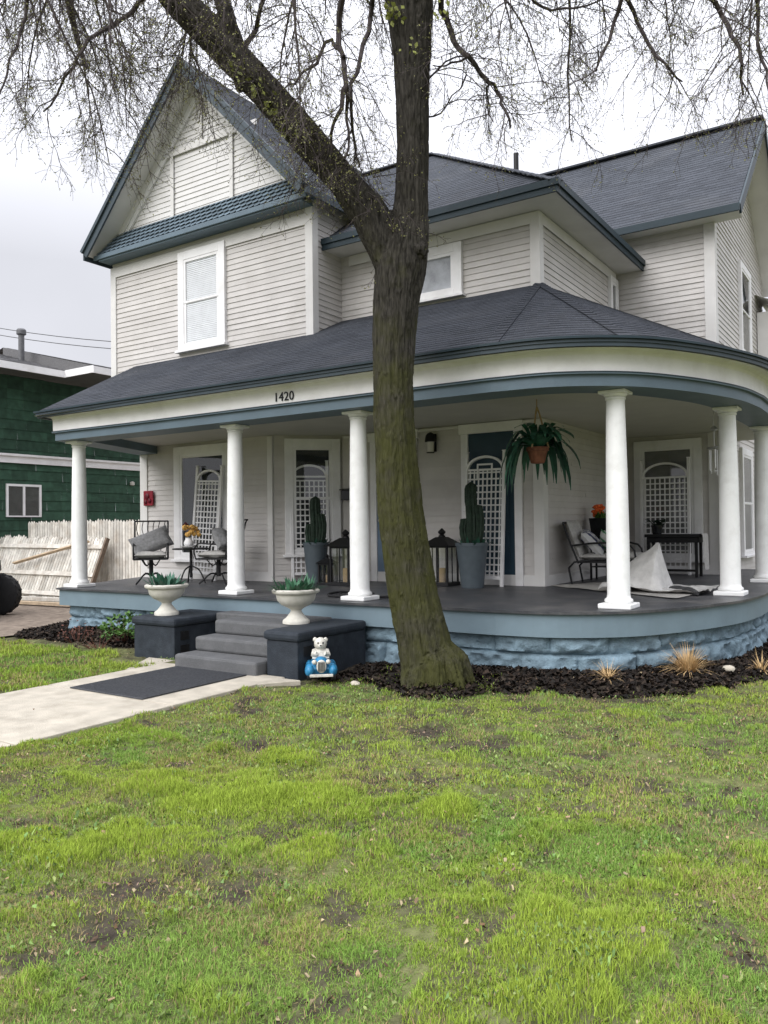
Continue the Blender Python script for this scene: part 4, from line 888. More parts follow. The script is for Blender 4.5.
pc = patio_chair('black iron patio chair at the left end of the porch below the red plaque', (-10.55, 8.95, FZ), math.radians(-42))
dup(pc, (-9.50, 9.45, FZ), math.radians(200), 'black iron patio chair with grey pillow half hidden by the second column')
def pillow(label, loc, rz, tilt, m, ax=.26, az=.23, th=.085, roll=0., cat='pillow', group=None):
    p = MB().cushion((0, 0, 0), (0, ax, 0), (0, 0, az), (th, 0, 0)).build('throw_pillow', m, smooth=True)
    p.location = loc; p.rotation_mode = 'ZYX'; p.rotation_euler = (roll, tilt, rz); return tag(p, label, cat, group)
a = math.radians(-42); pillow('fluffy grey pillow on the left patio chair', (-10.55-.14*math.cos(a), 8.95-.14*math.sin(a), FZ+.69), a, math.radians(-30), greyfab, .33, .19, .12, .04)
a = math.radians(200); pillow('fluffy grey pillow on the patio chair behind the second column', (-9.50-.14*math.cos(a), 9.45-.14*math.sin(a), FZ+.69), a, math.radians(-32), greyfab, .33, .19, .12, -.04)
t = thing('patio_table', 'small round black iron table between the two patio chairs', 'table', (-9.93, 9.25, FZ))
MB().lathe((0, 0, .56), [(.29, 0), (.30, .008), (.30, .022), (.28, .025)], 28).build('table_top', black, t, smooth=True, ang=30)
b = MB(); b.tube([(0, 0, .1), (0, 0, .56)], .022, 10)
for k in range(3):
    a = .5+k*2.094; b.tube(catmull([(0, 0, .3), (.14*math.cos(a), .14*math.sin(a), .22), (.24*math.cos(a), .24*math.sin(a), .01)], 3), .013, 8)
b.build('pedestal', black, t, smooth=True)
t = thing('flower_vase', 'white vase of yellow flowers on the small patio table', 'vase', (-9.95, 9.22, FZ+.586))
MB().lathe((0, 0, 0), [(.04, 0), (.075, .05), (.08, .09), (.05, .15), (.055, .17)], 18).build('vase', whitep, t, smooth=True)
m = MB()
for k in range(16): m.ball((random.gauss(.02, .06), random.gauss(0, .06), random.uniform(.20, .36)), .04, .04, .035, 7, 5, .2)
m.build('blossoms', yellow, t)
m = MB(); m.ball((-.05, -.02, .38), .05, .05, .04, 8, 5, .25); m.build('dark_bloom', mat('dark_bloom', (.05, .01, .012), .7), t)
m = MB().lathe((-9.80, 9.05, FZ+.586), [(.05, 0), (.11, .025), (.12, .035), (.1, .03)], 18).build('dish', whitep, smooth=True); tag(m, 'shallow white dish on the small patio table in front of the vase', 'dish')

# ------------------------------------------------------------------ right end of the porch
t = thing('chaise_lounge', 'dark metal lounge chair with pale cushions against the side wall of the porch', 'lounge chair', (-3.78, 11.85, FZ), math.radians(8))
f = MB()
for y in (-.38, .38):
    f.tube(catmull([(-.50, y, 0), (-.46, y, .34), (.55, y, .34), (.62, y, 0)], 3), .016, 8); f.tube(catmull([(-.40, y, .32), (-.55, y, .70), (-.62, y, .92)], 3), .016, 8); f.tube(catmull([(-.50, y, .58), (-.1, y, .62), (.34, y, .58), (.42, y, .34)], 3), .015, 8)
f.tube([(-.62, -.38, .92), (-.62, .38, .92)], .016, 8); f.box(-.42, .58, -.37, .37, .325, .35)
f.build('frame', black, t, smooth=True)
MB().cushion((.10, 0, .41), (.54, 0, 0), (0, .36, 0), (0, 0, .06)).build('seat_cushion', lightfab, t, smooth=True)
MB().cushion((-.47, 0, .66), (.11, 0, -.30), (0, .36, 0), (.06, 0, .02)).build('back_cushion', lightfab, t, smooth=True)
def stripes(name, c1, c2, sc):
    m = bpy.data.materials.new(name); m.use_nodes = True; N, L = m.node_tree.nodes, m.node_tree.links; w = N.new('ShaderNodeTexWave'); w.inputs['Scale'].default_value = sc; w.inputs['Distortion'].default_value = .6; w.bands_direction = 'Y'
    tc = N.new('ShaderNodeTexCoord'); L.new(tc.outputs['Object'], w.inputs['Vector']); r = N.new('ShaderNodeValToRGB'); r.color_ramp.elements[0].color = (*c1, 1); r.color_ramp.elements[1].color = (*c2, 1); r.color_ramp.elements[0].position = .45; r.color_ramp.elements[1].position = .55
    L.new(w.outputs['Fac'], r.inputs[0]); L.new(r.outputs[0], N['Principled BSDF'].inputs['Base Color']); N['Principled BSDF'].inputs['Roughness'].default_value = .9; return m
pillow('blue and white striped pillow on the lounge chair', (-4.00, 11.70, FZ+.62), math.radians(20), math.radians(-38), stripes('blue_stripe', (.07, .08, .16), (.50, .50, .50), 2.2), .24, .23, .08, .35)
pillow('green and white striped pillow on the lounge chair', (-3.72, 11.70, FZ+.56), math.radians(25), math.radians(-50), stripes('green_stripe', (.05, .16, .08), (.46, .48, .45), 2.6), .23, .22, .08, -.3)
t = thing('plant_stand', 'dark square stand under the planter of orange flowers', 'plant stand', (-4.22, 12.75, FZ))
m = MB(); m.box(-.16, .16, -.16, .16, .60, .63)
for x in (-.13, .13):
    for y in (-.13, .13): m.box(x-.014, x+.014, y-.014, y+.014, 0, .60)
m.box(-.13, .13, -.13, .13, .2, .215); m.build('stand_frame', black, t)
t = thing('flower_planter', 'black square planter with orange flowers by the side wall behind the lounge chair', 'planter', (-4.22, 12.75, FZ+.631))
m = MB(); o_1, o_2 = .11, .15
A_ = [V((x*o_1, y*o_1, 0)) for x, y in ((-1, -1), (1, -1), (1, 1), (-1, 1))]; B_ = [V((x*o_2, y*o_2, .36)) for x, y in ((-1, -1), (1, -1), (1, 1), (-1, 1))]
for i in range(4): m.poly(A_[i], A_[(i+1) % 4], B_[(i+1) % 4], B_[i])
m.poly(*A_[::-1]); m.poly(*[p-V((0, 0, .03)) for p in B_]); m.build('pot', blackg, t)
m = MB()
for k in range(14): m.ball((random.gauss(-.02, .06), random.gauss(0, .06), random.uniform(.40, .56)), .045, .045, .03, 7, 5, .3)
m.build('blossoms', orange, t)
m = MB()
for k in range(50):
    a = random.uniform(0, 6.28); q = V((random.uniform(-.1, .1), random.uniform(-.1, .1), .33)); d = V((math.cos(a)*.4, math.sin(a)*.4, 1)).normalized()*random.uniform(.06, .18); u_ = V((-math.sin(a), math.cos(a), 0))*.02; m.poly(q, q+d*.6-u_, q+d, q+d*.6+u_)
m.build('leaves', greenleaf, t)
t = thing('console_table', 'narrow dark table against the back wall at the right end of the porch', 'table', (-3.33, 13.95, FZ))
m = MB(); m.box(-.48, .42, -.2, .2, .66, .71); m.box(-.45, .39, -.17, .17, .57, .658); m.build('table_top', black, t, bevel=.005)
for x in (-.42, .35):
    for y in (-.16, .16): MB().box(x-.022, x+.022, y-.022, y+.022, 0, .57).build('leg', black, t)
m = MB(); m.box(-.398, .328, -.015, .015, .08, .12); m.build('stretcher', black, t)
# cloth over the end of the table
m = MB(); n1, n2 = 14, 16; o = 0
for i in range(n1+1):
    for j in range(n2+1):
        u_, v_ = i/n1, j/n2; y = -.21+.42*u_; s_ = v_*.75
        if s_ < .16: p = (.30+s_, y, .716)
        else: p = (.46+.02*math.sin(9*u_+3)*(s_-.16)+.04*(s_-.16), y*(1-.25*(s_-.16)), .716-(s_-.16))
        m.v.append(tuple(V(p)+V((-3.33, 13.95, FZ))))
for i in range(n1):
    for j in range(n2): m.f.append((i*(n2+1)+j, (i+1)*(n2+1)+j, (i+1)*(n2+1)+j+1, i*(n2+1)+j+1)); m.t.append(1.)
tag(m.build('cloth', lightfab, smooth=True), 'white cloth hanging over the right end of the dark table', 'cloth')
t = thing('dark_plant', 'dark leafy plant in a black pot standing on the dark table', 'potted plant', (-3.62, 13.85, FZ+.712))
MB().lathe((0, 0, 0), [(.07, 0), (.10, .14), (.10, .15), (.09, .13)], 16).build('pot', blackg, t, smooth=True, ang=35)
m = MB()
for k in range(90):
    a = random.uniform(0, 6.28); r = random.uniform(0, .16); q = V((r*math.cos(a), r*math.sin(a), random.uniform(.12, .22))); d = V((math.cos(a)*.8, math.sin(a)*.8, random.uniform(-.1, .6))).normalized()*random.uniform(.05, .11); u_ = V((-math.sin(a), math.cos(a), 0))*.028; m.poly(q, q+d*.6-u_, q+d, q+d*.6+u_)
m.build('leaves', cactus, t)
# crumpled plastic sheet
m = MB(); n1, n2 = 46, 34
for i in range(n1+1):
    for j in range(n2+1):
        u_, v_ = i/n1, j/n2
        x = -.72+1.35*u_; y = -.48+.95*v_
        pk = max(0., 1-abs((u_-.36)/.36 if u_ < .36 else (u_-.36)/.14))*max(0., 1-abs(v_-.45)/.42)
        tri = max(0., min(1., (u_+.02)/.50))**.85 if u_ < .50 else max(0., 1-(u_-.50)/.09)
        z = .60*tri*max(0., 1-abs(v_-.5)/.42)**.7 if u_ < .62 else 0
        z += .05*float(fbm(np.array([u_*9.]), np.array([v_*7.]), 3)[0])+.055*abs(math.sin(8*v_+9*u_+2*math.sin(5*u_)))*(1-.5*u_)+.06*max(0, u_-.62)*math.sin(14*u_)**2
        m.v.append((-2.76+x, 10.80+y+.05*math.sin(6*u_), FZ+.004+z))
for i in range(n1):
    for j in range(n2): m.f.append((i*(n2+1)+j, (i+1)*(n2+1)+j, (i+1)*(n2+1)+j+1, i*(n2+1)+j+1)); m.t.append(1.)
so_ = m.build('plastic_sheet', plastic, smooth=True); tag(so_, 'crumpled pale plastic sheet peaked like a tent on the porch floor by the rounded corner', 'plastic sheet')
m = MB(); P = catmull([(-2.62, 10.62, FZ+.05), (-2.45, 10.52, FZ+.045), (-2.32, 10.42, FZ+.04), (-2.22, 10.30, FZ+.03)], 4); m.tube(P, [.035, .05, .055, .055, .05, .05, .055, .055, .05, .045, .04, .035, .02], 10)
tag(m.build('bundled_cloth', mat('dark_cloth', (.05, .05, .052), .95, .3, 20, .4, 60), smooth=True), 'dark bundled cloth lying on the porch floor at the edge of the plastic sheet', 'cloth')
rg = MB(); n = 20
pts = [[V((-4.42, 11.05, 0)).lerp(V((-2.35, 9.75, 0)), i/n).lerp(V((-3.9, 12.2, 0)).lerp(V((-2.2, 11.2, 0)), i/n), j/10) for j in range(11)] for i in range(n+1)]
for i in range(n+1):
    for j in range(11): p = pts[i][j]; rg.v.append((p.x, p.y, FZ+.006+.012*float(vnoise(np.array([i*.6]), np.array([j*.7]))[0])))
for i in range(n):
    for j in range(10): rg.f.append((i*11+j, (i+1)*11+j, (i+1)*11+j+1, i*11+j+1)); rg.t.append(1.)
tag(rg.build('rug', rugm, smooth=True), 'pale grey outdoor rug laid aslant under the lounge chair', 'rug')
t = thing('wind_chime', 'metal wind chime hanging from the porch ceiling beside the fifth column', 'wind chime', (-2.2, 11.35, 2.2))
m = MB(); m.tube([(0, 0, .68), (0, 0, .96)], .004, 6); m.lathe((0, 0, .62), [(.02, 0), (.05, .02), (.04, .05), (.01, .07)], 14); m.lathe((0, 0, .38), [(.075, 0), (.09, .012), (.08, .03), (.01, .04)], 18); m.tube([(0, 0, .06), (0, 0, .65)], .004, 6); m.lathe((0, 0, .08), [(.03, 0), (.03, .01)], 12); m.build('hanger', chrome, t, smooth=True, ang=40)
for k in range(5):
    a = 1.257*k; MB().tube([(.065*math.cos(a), .065*math.sin(a), .0+.03*k), (.065*math.cos(a), .065*math.sin(a), .37)], .011, 8).build('chime_tube', chrome, t, smooth=True, ang=40)
hz = MB(); hz.tube(catmull([(-6.35, 8.55, FZ+.02), (-6.2, 8.35, FZ+.02), (-5.95, 8.28, FZ+.02), (-5.8, 8.45, FZ+.02), (-6.0, 8.75, FZ+.02), (-6.4, 8.8, FZ+.02), (-6.45, 8.5, FZ+.025), (-6.25, 8.2, FZ+.02), (-5.7, 8.25, FZ+.02), (-5.3, 8.6, FZ+.02)], 5), .016, 8)
tag(hz.build('garden_hose', rubber, smooth=True), 'black garden hose coiled on the porch floor behind the third column', 'hose')

# ------------------------------------------------------------------ urns
def urn(label, loc, leaf, big):
    u = thing('planter_urn', label, 'urn', loc, group='pale footed urns on the step walls')
    m = MB(); m.lathe((0, 0, 0), [(.155, 0), (.155, .03), (.145, .045), (.12, .06), (.10, .085), (.065, .13), (.06, .15), (.075, .165), (.10, .18), (.17, .215), (.215, .265), (.228, .315), (.232, .335), (.262, .345), (.275, .36), (.275, .38), (.258, .392), (.225, .392), (.215, .36)], 36); m.build('bowl', urnm, u, smooth=True, ang=50)
    m = MB(); m.lathe((0, 0, .34), [(.0001, .012), (.215, .012)], 24); m.build('potting_soil', soil, u)
    l = MB()
    for k in range(big):
        a = random.uniform(0, 6.28); r = .19*math.sqrt(random.random()); q = V((r*math.cos(a), r*math.sin(a), .345)); el_ = random.uniform(.25, 1.3); ln = random.uniform(.10, .24); d = V((math.cos(a)*math.cos(el_), math.sin(a)*math.cos(el_), math.sin(el_)))*ln; u_ = V((-math.sin(a), math.cos(a), 0))*random.uniform(.012, .026)
        l.poly(q-u_*.5, q+d*.55-u_+V((0, 0, .012)), q+d, q+d*.55+u_+V((0, 0, .012)), q+u_*.5)
    l.build('leaves', leaf, u); return u
urn('pale footed urn of dark low foliage on the left step wall', (-8.02, 7.05, .506), fernm, 90)
urn('pale footed urn of bright green succulents on the right step wall', (-5.93, 7.12, .506), leafg, 120)

# ------------------------------------------------------------------ garden ornament
t = thing('garden_ornament', 'glazed ornament of a white figure riding a blue car on the mulch by the steps', 'garden ornament', (-5.22, 6.66, .02), math.radians(40)); t.scale = (.8, .8, .8)
# car faces -y
m = MB(); m.cushion((0, .02, .15), (.155, 0, 0), (0, .22, 0), (0, 0, .10), 10, .0); m.ball((0, -.10, .21), .10, .14, .09, 14, 9); m.build('car_body', cblue, t, smooth=True)
m = MB()
for x in (-.15, .15):
    m.ball((x, -.15, .13), .062, .11, .085, 12, 8); m.ball((x, .16, .13), .06, .10, .085, 12, 8)
m.build('mudguards', cblue, t, smooth=True)
for x in (-.155, .155):
    for y in (-.15, .16): MB().tube([(x-.03, y, .07), (x+.03, y, .07)], .07, 16).build('wheel', mat('wheel_dark', (.03, .03, .035), .5), t, smooth=True, ang=40)
m = MB(); m.ball((0, -.225, .19), .065, .02, .085, 14, 9); m.build('radiator_grille', cwhite, t, smooth=True)
m = MB()
for k in range(5): m.box(-.042+.018*k, -.034+.018*k, -.252, -.238, .13, .25)
m.build('grille_bars', black, t)
for x in (-.09, .09): MB().ball((x, -.215, .245), .032, .03, .032, 10, 8).build('headlight', cwhite, t, smooth=True)
m = MB(); m.obox((0, -.245, .075), (.15, 0, 0), (0, .015, 0), (0, 0, .018)); m.build('bumper', cwhite, t, bevel=.006)
m = MB(); m.obox((0, -.02, .31), (.11, 0, 0), (0, .008, .0), (0, .02, .05)); m.build('windscreen', cwhite, t, bevel=.004)
m = MB(); m.ball((0, .08, .31), .095, .085, .11, 14, 10, .03); m.ball((0, .06, .44), .085, .08, .085, 14, 10, .03); m.ball((-.07, .07, .495), .03, .022, .032, 9, 7, .03); m.ball((.07, .07, .49), .03, .022, .032, 9, 7, .03); m.ball((0, -.02, .425), .038, .035, .03, 10, 7); m.tube([(-.08, .05, .35), (-.10, -.03, .31), (-.05, -.06, .33)], [.035, .03, .028], 8); m.tube([(.08, .05, .35), (.10, -.03, .31), (.05, -.06, .33)], [.035, .03, .028], 8); m.build('rider', cwhite, t, smooth=True)
m = MB(); m.ball((-.032, -.012, .46), .011, .008, .013, 8, 6); m.ball((.032, -.012, .46), .011, .008, .013, 8, 6); m.ball((0, -.053, .432), .012, .01, .01, 8, 6); m.build('face_marks', black, t, smooth=True)

# ------------------------------------------------------------------ bed plants
def tuft(name, label, cat, loc, m_, n, h, spread, w=.006, group=None):
    z = float(gheight(np.array([loc[0]]), np.array([loc[1]]))[0]); g = MB()
    for k in range(n):
        a = random.uniform(0, 6.28); el_ = random.betavariate(2, 2)*spread; ln = h*random.uniform(.5, 1.1); r = .05*random.random(); q = V((r*math.cos(a), r*math.sin(a), -.01)); pv = V((-math.sin(a), math.cos(a), 0))*w; L_ = []
        for i in range(4):
            f = i/3; e = el_*(.7+.6*f); L_.append(q+V((math.cos(a)*math.sin(e), math.sin(a)*math.sin(e), math.cos(e)))*ln*f)
        for i in range(3): g.poly(L_[i]-pv*(1-i/3.2), L_[i]+pv*(1-i/3.2), L_[i+1]+pv*(1-(i+1)/3.2), L_[i+1]-pv*(1-(i+1)/3.2))
    o = g.build(name, m_); o.location = (loc[0], loc[1], z); return tag(o, label, cat, group)
tuft('ornamental_grass', 'large clump of tan dry ornamental grass in the bed below the rounded porch corner', 'ornamental grass', (-1.95, 8.55), drygrass, 330, .34, 1.35, .006, 'dry grass clumps in the bed')
tuft('ornamental_grass', 'flattened small clump of dry grass in the bed left of the large tan clump', 'ornamental grass', (-2.52, 7.75), drygrass, 90, .24, 1.55, .005, 'dry grass clumps in the bed')
tuft('ornamental_grass', 'sparse dry grass clump in the bed at the right edge of the photo', 'ornamental grass', (-1.36, 9.2), drygrass, 60, .24, 1.6, .006, 'dry grass clumps in the bed')
def leafy(name, label, cat, loc, m_, n, h, r, ls, stems=None, group=None):
    z = float(gheight(np.array([loc[0]]), np.array([loc[1]]))[0]); t = thing(name, label, cat, (loc[0], loc[1], z), group=group); g = MB(); s_ = MB()
    for k in range(n):
        a = random.uniform(0, 6.28); rr = r*math.sqrt(random.random()); q = V((rr*math.cos(a), rr*math.sin(a), h*random.uniform(.25, 1)*(1-.5*(rr/r)**2))); 
        if k % 5 == 0: s_.tube([V((q.x*.3, q.y*.3, -.02)), V((q.x*.75, q.y*.75, q.z*.6)), q], [.006, .005, .003], 4)
        for j in range(3):
            d = rv(1).normalized(); d.z = abs(d.z)*.5+.1; d = d.normalized()*ls*random.uniform(.6, 1.3); u_ = d.orthogonal().normalized()*ls*.28; g.poly(q, q+d*.5-u_, q+d, q+d*.5+u_)
    g.build('leaves', m_, t); s_.build('stems', stems or redstem, t); return t
leafy('green_perennial', 'leafy bright green perennial in the bed left of the steps', 'plant', (-9.2, 7.35), greenleaf, 150, .42, .34, .07)
leafy('green_perennial', 'small pale variegated perennial close to the left step wall', 'plant', (-8.62, 7.42), mat('pale_leaf', (.16, .28, .13), .6, .4, 14), 60, .42, .18, .07)
leafy('budding_shrub', 'bare reddish shrub in the bed at the left end of the porch', 'shrub', (-10.0, 7.15), redstem, 60, .36, .30, .035)
leafy('budding_shrub', 'low dark twiggy shrub at the front of the left bed', 'shrub', (-9.2, 6.9), mat('dark_leaf', (.05, .035, .025), .8, .4, 12), 70, .22, .30, .04)
st_ = MB().ball((-5.55, 7.75, .11), .035, .03, .025, 10, 7, .12).build('pebble', whitep, smooth=True); tag(st_, 'small white stone on the dark mulch between steps and tree', 'stone')
for k, (x, y, s_, lb) in enumerate(((-1.6, 8.75, .05, 'grey stone in the bed right of the large tan grass clump'), (-4.75, 6.62, .04, 'grey stone at the bed edge left of the tree base'))):
    q = MB().ball((x, y, float(gheight(np.array([x]), np.array([y]))[0])+s_*.4), s_*1.3, s_, s_*.7, 10, 7, .15).build('stone', concrete, smooth=True); tag(q, lb, 'stone')

# ------------------------------------------------------------------ fences
def pickets(mb, a, b, h, w=.085, gap=.012, lift=.05, up=V((0, 0, 1)), jitter=.02, point=True, miss=0.):
    a, b = V(a), V(b); d = (b-a); L = d.length; d.normalize(); n = d.cross(up).normalized(); k = 0; x = 0
    while x < L-w:
        if random.random() > miss:
            p = a+d*x+up*(lift+random.uniform(-.01, .01)); hh = h+random.uniform(-jitter, jitter); sw = d*(w)*random.uniform(.92, 1); t_ = n*.009; tn = random.uniform(.72, 1.1)
            F_ = [p, p+sw, p+sw+up*(hh-.05), p+sw*.5+up*hh, p+up*(hh-.05)]
            mb.poly(*[q+t_ for q in F_], tone=tn); mb.poly(*[q-t_ for q in F_][::-1], tone=tn)
            for i in range(5): j = (i+1) % 5; mb.poly(F_[i]-t_, F_[j]-t_, F_[j]+t_, F_[i]+t_, tone=tn)
        x += w+gap
    return n
fn = thing('picket_fence', 'tall weathered white picket fence between the two houses', 'fence', (-16, 11.5, 0))
m = MB(); pickets(m, (-17.9, 11.45, 0), (-12.9, 11.45, 0), 1.78); m.build('picket_panel', fencew, fn, world=True)
for z in (.35, 1.0, 1.55): MB().box(-17.9, -12.9, 11.48, 11.52, z, z+.09).build('rail', fencew, fn, world=True)
for x in (-17.9, -15.4, -13.0): MB().box(x-.05, x+.05, 11.521, 11.62, 0, 1.75).build('post', fencew, fn, world=True)
fn = thing('picket_fence', 'low broken white picket fence running on past the driveway at the left', 'fence', (-20, 11.6, 0))
m = MB(); pickets(m, (-30, 11.8, 0), (-18.0, 11.45, 0), 1.42, jitter=.06, miss=.05); m.build('picket_panel', fencew, fn, world=True)
for z in (.3, 1.1): MB().bar((-30, 11.84, z), (-18.0, 11.49, z), .04, .09).build('rail', fencew, fn, world=True)
# detached panel leaning on the fence, rails outside
fp = thing('leaning_fence_panel', 'loose white picket panel leaning crooked against the fence beside the porch', 'fence panel', (-16, 11.0, 0))
uv = V((.06, .36, 1)).normalized(); m = MB(); A_ = V((-18.6, 10.72, .02)); B_ = V((-14.75, 10.78, .0)); n_f = pickets(m, A_, B_, 1.42, up=uv, lift=.12, jitter=.05, miss=.04); m.build('picket_panel', fencew, fp, world=True)
if n_f.y > 0: n_f = -n_f
for f in (.20, .66, 1.30):
    MB().bar(A_+uv*f+n_f*.035, B_+uv*f+n_f*.035, .09, .045, upv=n_f).build('rail', fencew, fp, world=True)
MB().bar(B_+n_f*.04+uv*.02, B_+uv*1.5+n_f*.04, .06, .09, upv=n_f).build('end_post', mat('dark_post', (.16, .12, .09), .9, .3, 10, .3, 60), fp, world=True)
m = MB(); m.bar((-17.6, 10.88, .85), (-15.1, 11.08, 1.36), .03, .09, upv=(0, -1, .4)); tag(m.build('loose_board', rawwood), 'raw tan board propped slantwise on the leaning fence panel', 'board')
m = MB(); m.bar((-18.3, 10.35, .10), (-15.0, 10.55, .12), .10, .08); tag(m.build('loose_board', fencew), 'long weathered board lying along the foot of the leaning panel', 'board')
m = MB(); m.bar((-18.0, 10.05, .05), (-14.6, 10.3, .06), .14, .06); tag(m.build('loose_board', rawwood), 'brown board lying on the dirt drive in front of the leaning panel', 'board')

# ------------------------------------------------------------------ neighbour
G = thing('neighbour_house', 'dark green shingled house with white eaves beyond the picket fence', 'house', (-24, 16, 0))
gw = MB(); gw.lap([(-20, 6, 0), (-20, 17.4, 0), (-20, 17.4, 5.75), (-20, 6, 5.75)], (1, 0, 0), .27, .02, tab=.5, rnd=.22); gw.lap([(-30, 6, 0), (-20, 6, 0), (-20, 6, 5.5), (-30, 6, 5.5)], (0, -1, 0), .27, .02, tab=.5, rnd=.2)
gw.build('wall', ggreen, G, world=True)
m = MB(); m.box(-19.975, -19.93, 6, 17.4, 3.42, 3.60); m.box(-19.975, -19.88, 6, 17.4, 3.601, 3.66); m.build('belt_board', whitep, G, world=True)
wf = MB(); frame4(wf, (-20, 0, 0), Y1, X1, 12.13, 13.15, 1.98, 2.86, .06, .022, .06); wf.box(-19.978, -19.945, 12.61, 12.67, 2.02, 2.80); w_ = wf.build('window', whitep, G, world=True)
m = MB(); panel(m, (-20, 0, 0), Y1, X1, 12.19, 13.09, 2.02, 2.80, .031); m.build('pane', glass, w_, world=True)
m = MB(); panel(m, (-20, 0, 0), Y1, X1, 12.19, 13.09, 2.02, 2.80, .024); m.build('window_backing', mat('green_dim', (.03, .035, .03), .8, .4, 4), w_, world=True)
m = MB(); m.lathe((-19.93, 16.2, 2.95), [(.02, 0), (.07, .02), (.07, .1), (.02, .13)], 12); m.build('outdoor_light', lampglass, G, world=True)
rf = MB(); rf.lap([(-19.2, 2, 5.95), (-19.2, 13.4, 5.95), (-22.2, 13.4, 6.78), (-22.2, 2, 6.78)], (.83, 0, 3.0), .10, .012, tab=.35, rnd=.15)
rf.lap([(-18.0, 13.41, 5.95), (-18.0, 17.5, 5.95), (-22.2, 17.5, 7.0), (-22.2, 13.41, 7.0)], (1.05, 0, 4.2), .10, .012, tab=.35, rnd=.15)
rf.poly((-18.0, 13.41, 5.95), (-22.2, 13.41, 7.0), (-22.2, 13.41, 5.8), (-18.0, 13.41, 5.8))
rf.poly((-22.2, 2, 6.77), (-22.2, 13.4, 6.77), (-30, 13.4, 5), (-30, 2, 5)); rf.poly((-22.2, 13.4, 6.99), (-22.2, 17.5, 6.99), (-30, 17.5, 5), (-30, 13.4, 5)); rf.poly((-18.0, 17.5, 5.9), (-22.2, 17.5, 6.99), (-27, 17.5, 5.9))
ro = rf.build('roof', groof, G, world=True)
m = MB(); m.box(-19.22, -19.18, 2, 13.38, 5.76, 5.94); m.box(-19.22, -18.0, 13.37, 13.405, 5.77, 5.96); m.box(-18.0, -17.96, 13.37, 17.5, 5.76, 5.94); m.build('fascia', whitep, ro, world=True)
m = MB(); m.poly((-19.2, 2, 5.77), (-19.2, 13.38, 5.77), (-20, 13.38, 5.77), (-20, 2, 5.77)); m.poly((-18.0, 13.4, 5.775), (-18.0, 17.5, 5.775), (-20, 17.5, 5.775), (-20, 13.4, 5.775)); m.build('soffit', mat('grey_soffit', (.12, .12, .12), .8), ro, world=True)
m = MB(); m.lathe((-20.7, 13.05, 6.45), [(.08, -.2), (.08, .62), (.13, .65), (.13, .76), (.10, .80)], 16); m.build('flue_pipe', vent, ro, world=True, smooth=True, ang=35)

# ------------------------------------------------------------------ parked car, only its tail reaches the picture
CR = thing('parked_car', 'dark vehicle parked on the dirt drive with only its tail and rear tyre in view', 'car', (-14.25, 8.10, 0), math.radians(213.5))
def prism(prof, y0, y1, inset=.0):
    m = MB(); a = [V((x, y0, z)) for x, z in prof]; b = [V((x, y1, z)) for x, z in prof]; m.poly(*a); m.poly(*b[::-1])
    for i in range(len(prof)): j = (i+1) % len(prof); m.poly(a[i], b[i], b[j], a[j])
    return m
carp = mat('dark_car_paint', (.012, .013, .017), .25, .1, 6, spec=.5)
prism([(.30, .45), (.02, .80), (-.06, .86), (-.04, 1.05), (3.4, 1.05), (3.6, .8), (3.6, .4)], -.80, .72).build('body', carp, CR, bevel=.05)
prism([(.10, 1.051), (.35, 1.55), (1.6, 1.6), (2.4, 1.051)], -.74, .74).build('cabin', blackg, CR, bevel=.06)
for x in (0., 2.75):
    for y in (-.82, .82):
        wh = MB(); s = 1 if y > 0 else -1; k = 26; wh.tube([(x, y-.13, .39), (x, y-.11, .39), (x, y+.11, .39), (x, y+.13, .39)], [.35, .39, .39, .35], k)
        for q in range(30):
            a = 2*math.pi*q/30; wh.obox((x+.39*math.cos(a), y+(.05 if q % 2 else -.05), .39+.39*math.sin(a)), (.015*math.cos(a), 0, .015*math.sin(a)), (0, .045, 0), (-.02*math.sin(a), 0, .02*math.cos(a)))
        w_ = wh.build('wheel', rubber, CR, smooth=True, ang=40); MB().tube([(x, y+s*.131, .39), (x, y+s*.14, .39)], [.22, .19], 20).build('rim', vent, w_, smooth=True, ang=30)
MB().box(-.10, .02, -.6, .6, .50, .62).build('bumper', rubber, CR, bevel=.03)

# ------------------------------------------------------------------ power lines
for (z0, z1, lb) in ((15.7, 12.9, 'upper thin black power line crossing the sky beside the gable'), (15.2, 12.55, 'lower thin black power line crossing the sky beside the gable')):
    a = V((-62, 30, z0+2.4)); b = V((-20, 30, z1-3.2)); P = [a.lerp(b, k/16)+V((0, 0, -.9*math.sin(math.pi*k/16))) for k in range(17)]
    tag(MB().tube(P, .022, 5).build('power_line', black), lb, 'power line', 'power lines beyond the houses')
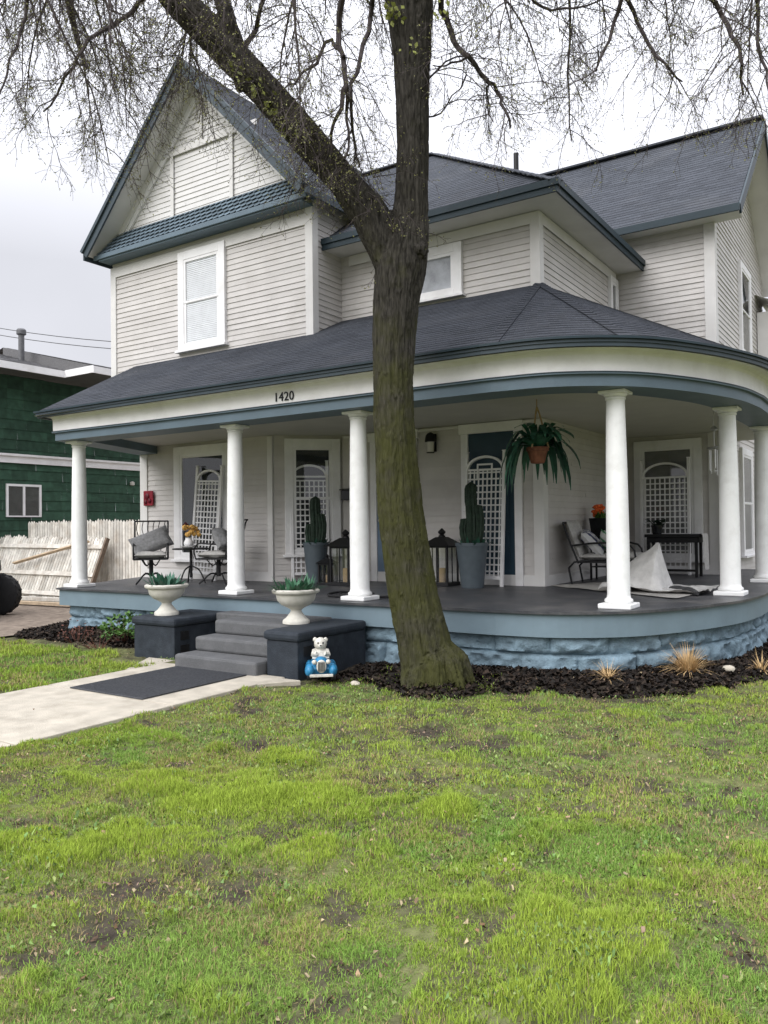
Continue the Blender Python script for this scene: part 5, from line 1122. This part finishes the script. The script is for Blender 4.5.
# ------------------------------------------------------------------ light
w = bpy.data.worlds.new('World'); S.world = w; w.use_nodes = True; N, L = w.node_tree.nodes, w.node_tree.links
SUN_EL, SUN_AZ = 40, 190
sky = N.new('ShaderNodeTexSky'); sky.sky_type = 'NISHITA'; sky.sun_disc = False; sky.sun_elevation = math.radians(SUN_EL); sky.sun_rotation = math.radians(SUN_AZ); sky.air_density = 2; sky.dust_density = 6; sky.ozone_density = 2
hs = N.new('ShaderNodeHueSaturation'); hs.inputs['Saturation'].default_value = .25; L.new(sky.outputs[0], hs.inputs['Color'])
tc = N.new('ShaderNodeTexCoord'); sx = N.new('ShaderNodeSeparateXYZ'); L.new(tc.outputs['Generated'], sx.inputs[0])
mr = N.new('ShaderNodeMapRange'); mr.interpolation_type = 'LINEAR'; mr.inputs['From Min'].default_value = .3; mr.inputs['From Max'].default_value = 1; mr.inputs['To Min'].default_value = 4.9; mr.inputs['To Max'].default_value = 19.5; L.new(sx.outputs['Z'], mr.inputs['Value'])
nz = N.new('ShaderNodeTexNoise'); nz.inputs['Scale'].default_value = 2.2; nz.inputs['Detail'].default_value = 4; L.new(tc.outputs['Generated'], nz.inputs['Vector'])
m1 = N.new('ShaderNodeMapRange'); m1.inputs['From Min'].default_value = .3; m1.inputs['From Max'].default_value = .7; m1.inputs['To Min'].default_value = .91; m1.inputs['To Max'].default_value = 1.09; L.new(nz.outputs['Fac'], m1.inputs['Value'])
mm = N.new('ShaderNodeMath'); mm.operation = 'MULTIPLY'; L.new(mr.outputs[0], mm.inputs[0]); L.new(m1.outputs[0], mm.inputs[1])
cl = N.new('ShaderNodeVectorMath'); cl.operation = 'SCALE'; cl.inputs[0].default_value = (.955, .97, 1.055); L.new(mm.outputs[0], cl.inputs['Scale'])
mx = N.new('ShaderNodeMix'); mx.data_type = 'RGBA'; mx.inputs[0].default_value = .9; L.new(hs.outputs[0], mx.inputs[6]); L.new(cl.outputs[0], mx.inputs[7])
L.new(mx.outputs[2], N['Background'].inputs['Color']); N['Background'].inputs['Strength'].default_value = .1
sd = bpy.data.lights.new('sun', 'SUN'); sd.energy = 1.5; sd.angle = math.radians(50); sd.color = (1, .985, .965)
so = bpy.data.objects.new('sun', sd); COL.objects.link(so); el, az = math.radians(SUN_EL), math.radians(SUN_AZ)
dirv = V((math.sin(az)*math.cos(el), math.cos(az)*math.cos(el), math.sin(el))); so.rotation_euler = dirv.to_track_quat('Z', 'Y').to_euler(); so.location = (0, -10, 20)
vs_ = S.view_settings; vs_.view_transform = 'Standard'; vs_.look = 'None'; vs_.gamma = 1; vs_.exposure = .8; vs_.use_curve_mapping = False
S.cycles.max_bounces = 6; S.cycles.transparent_max_bounces = 8
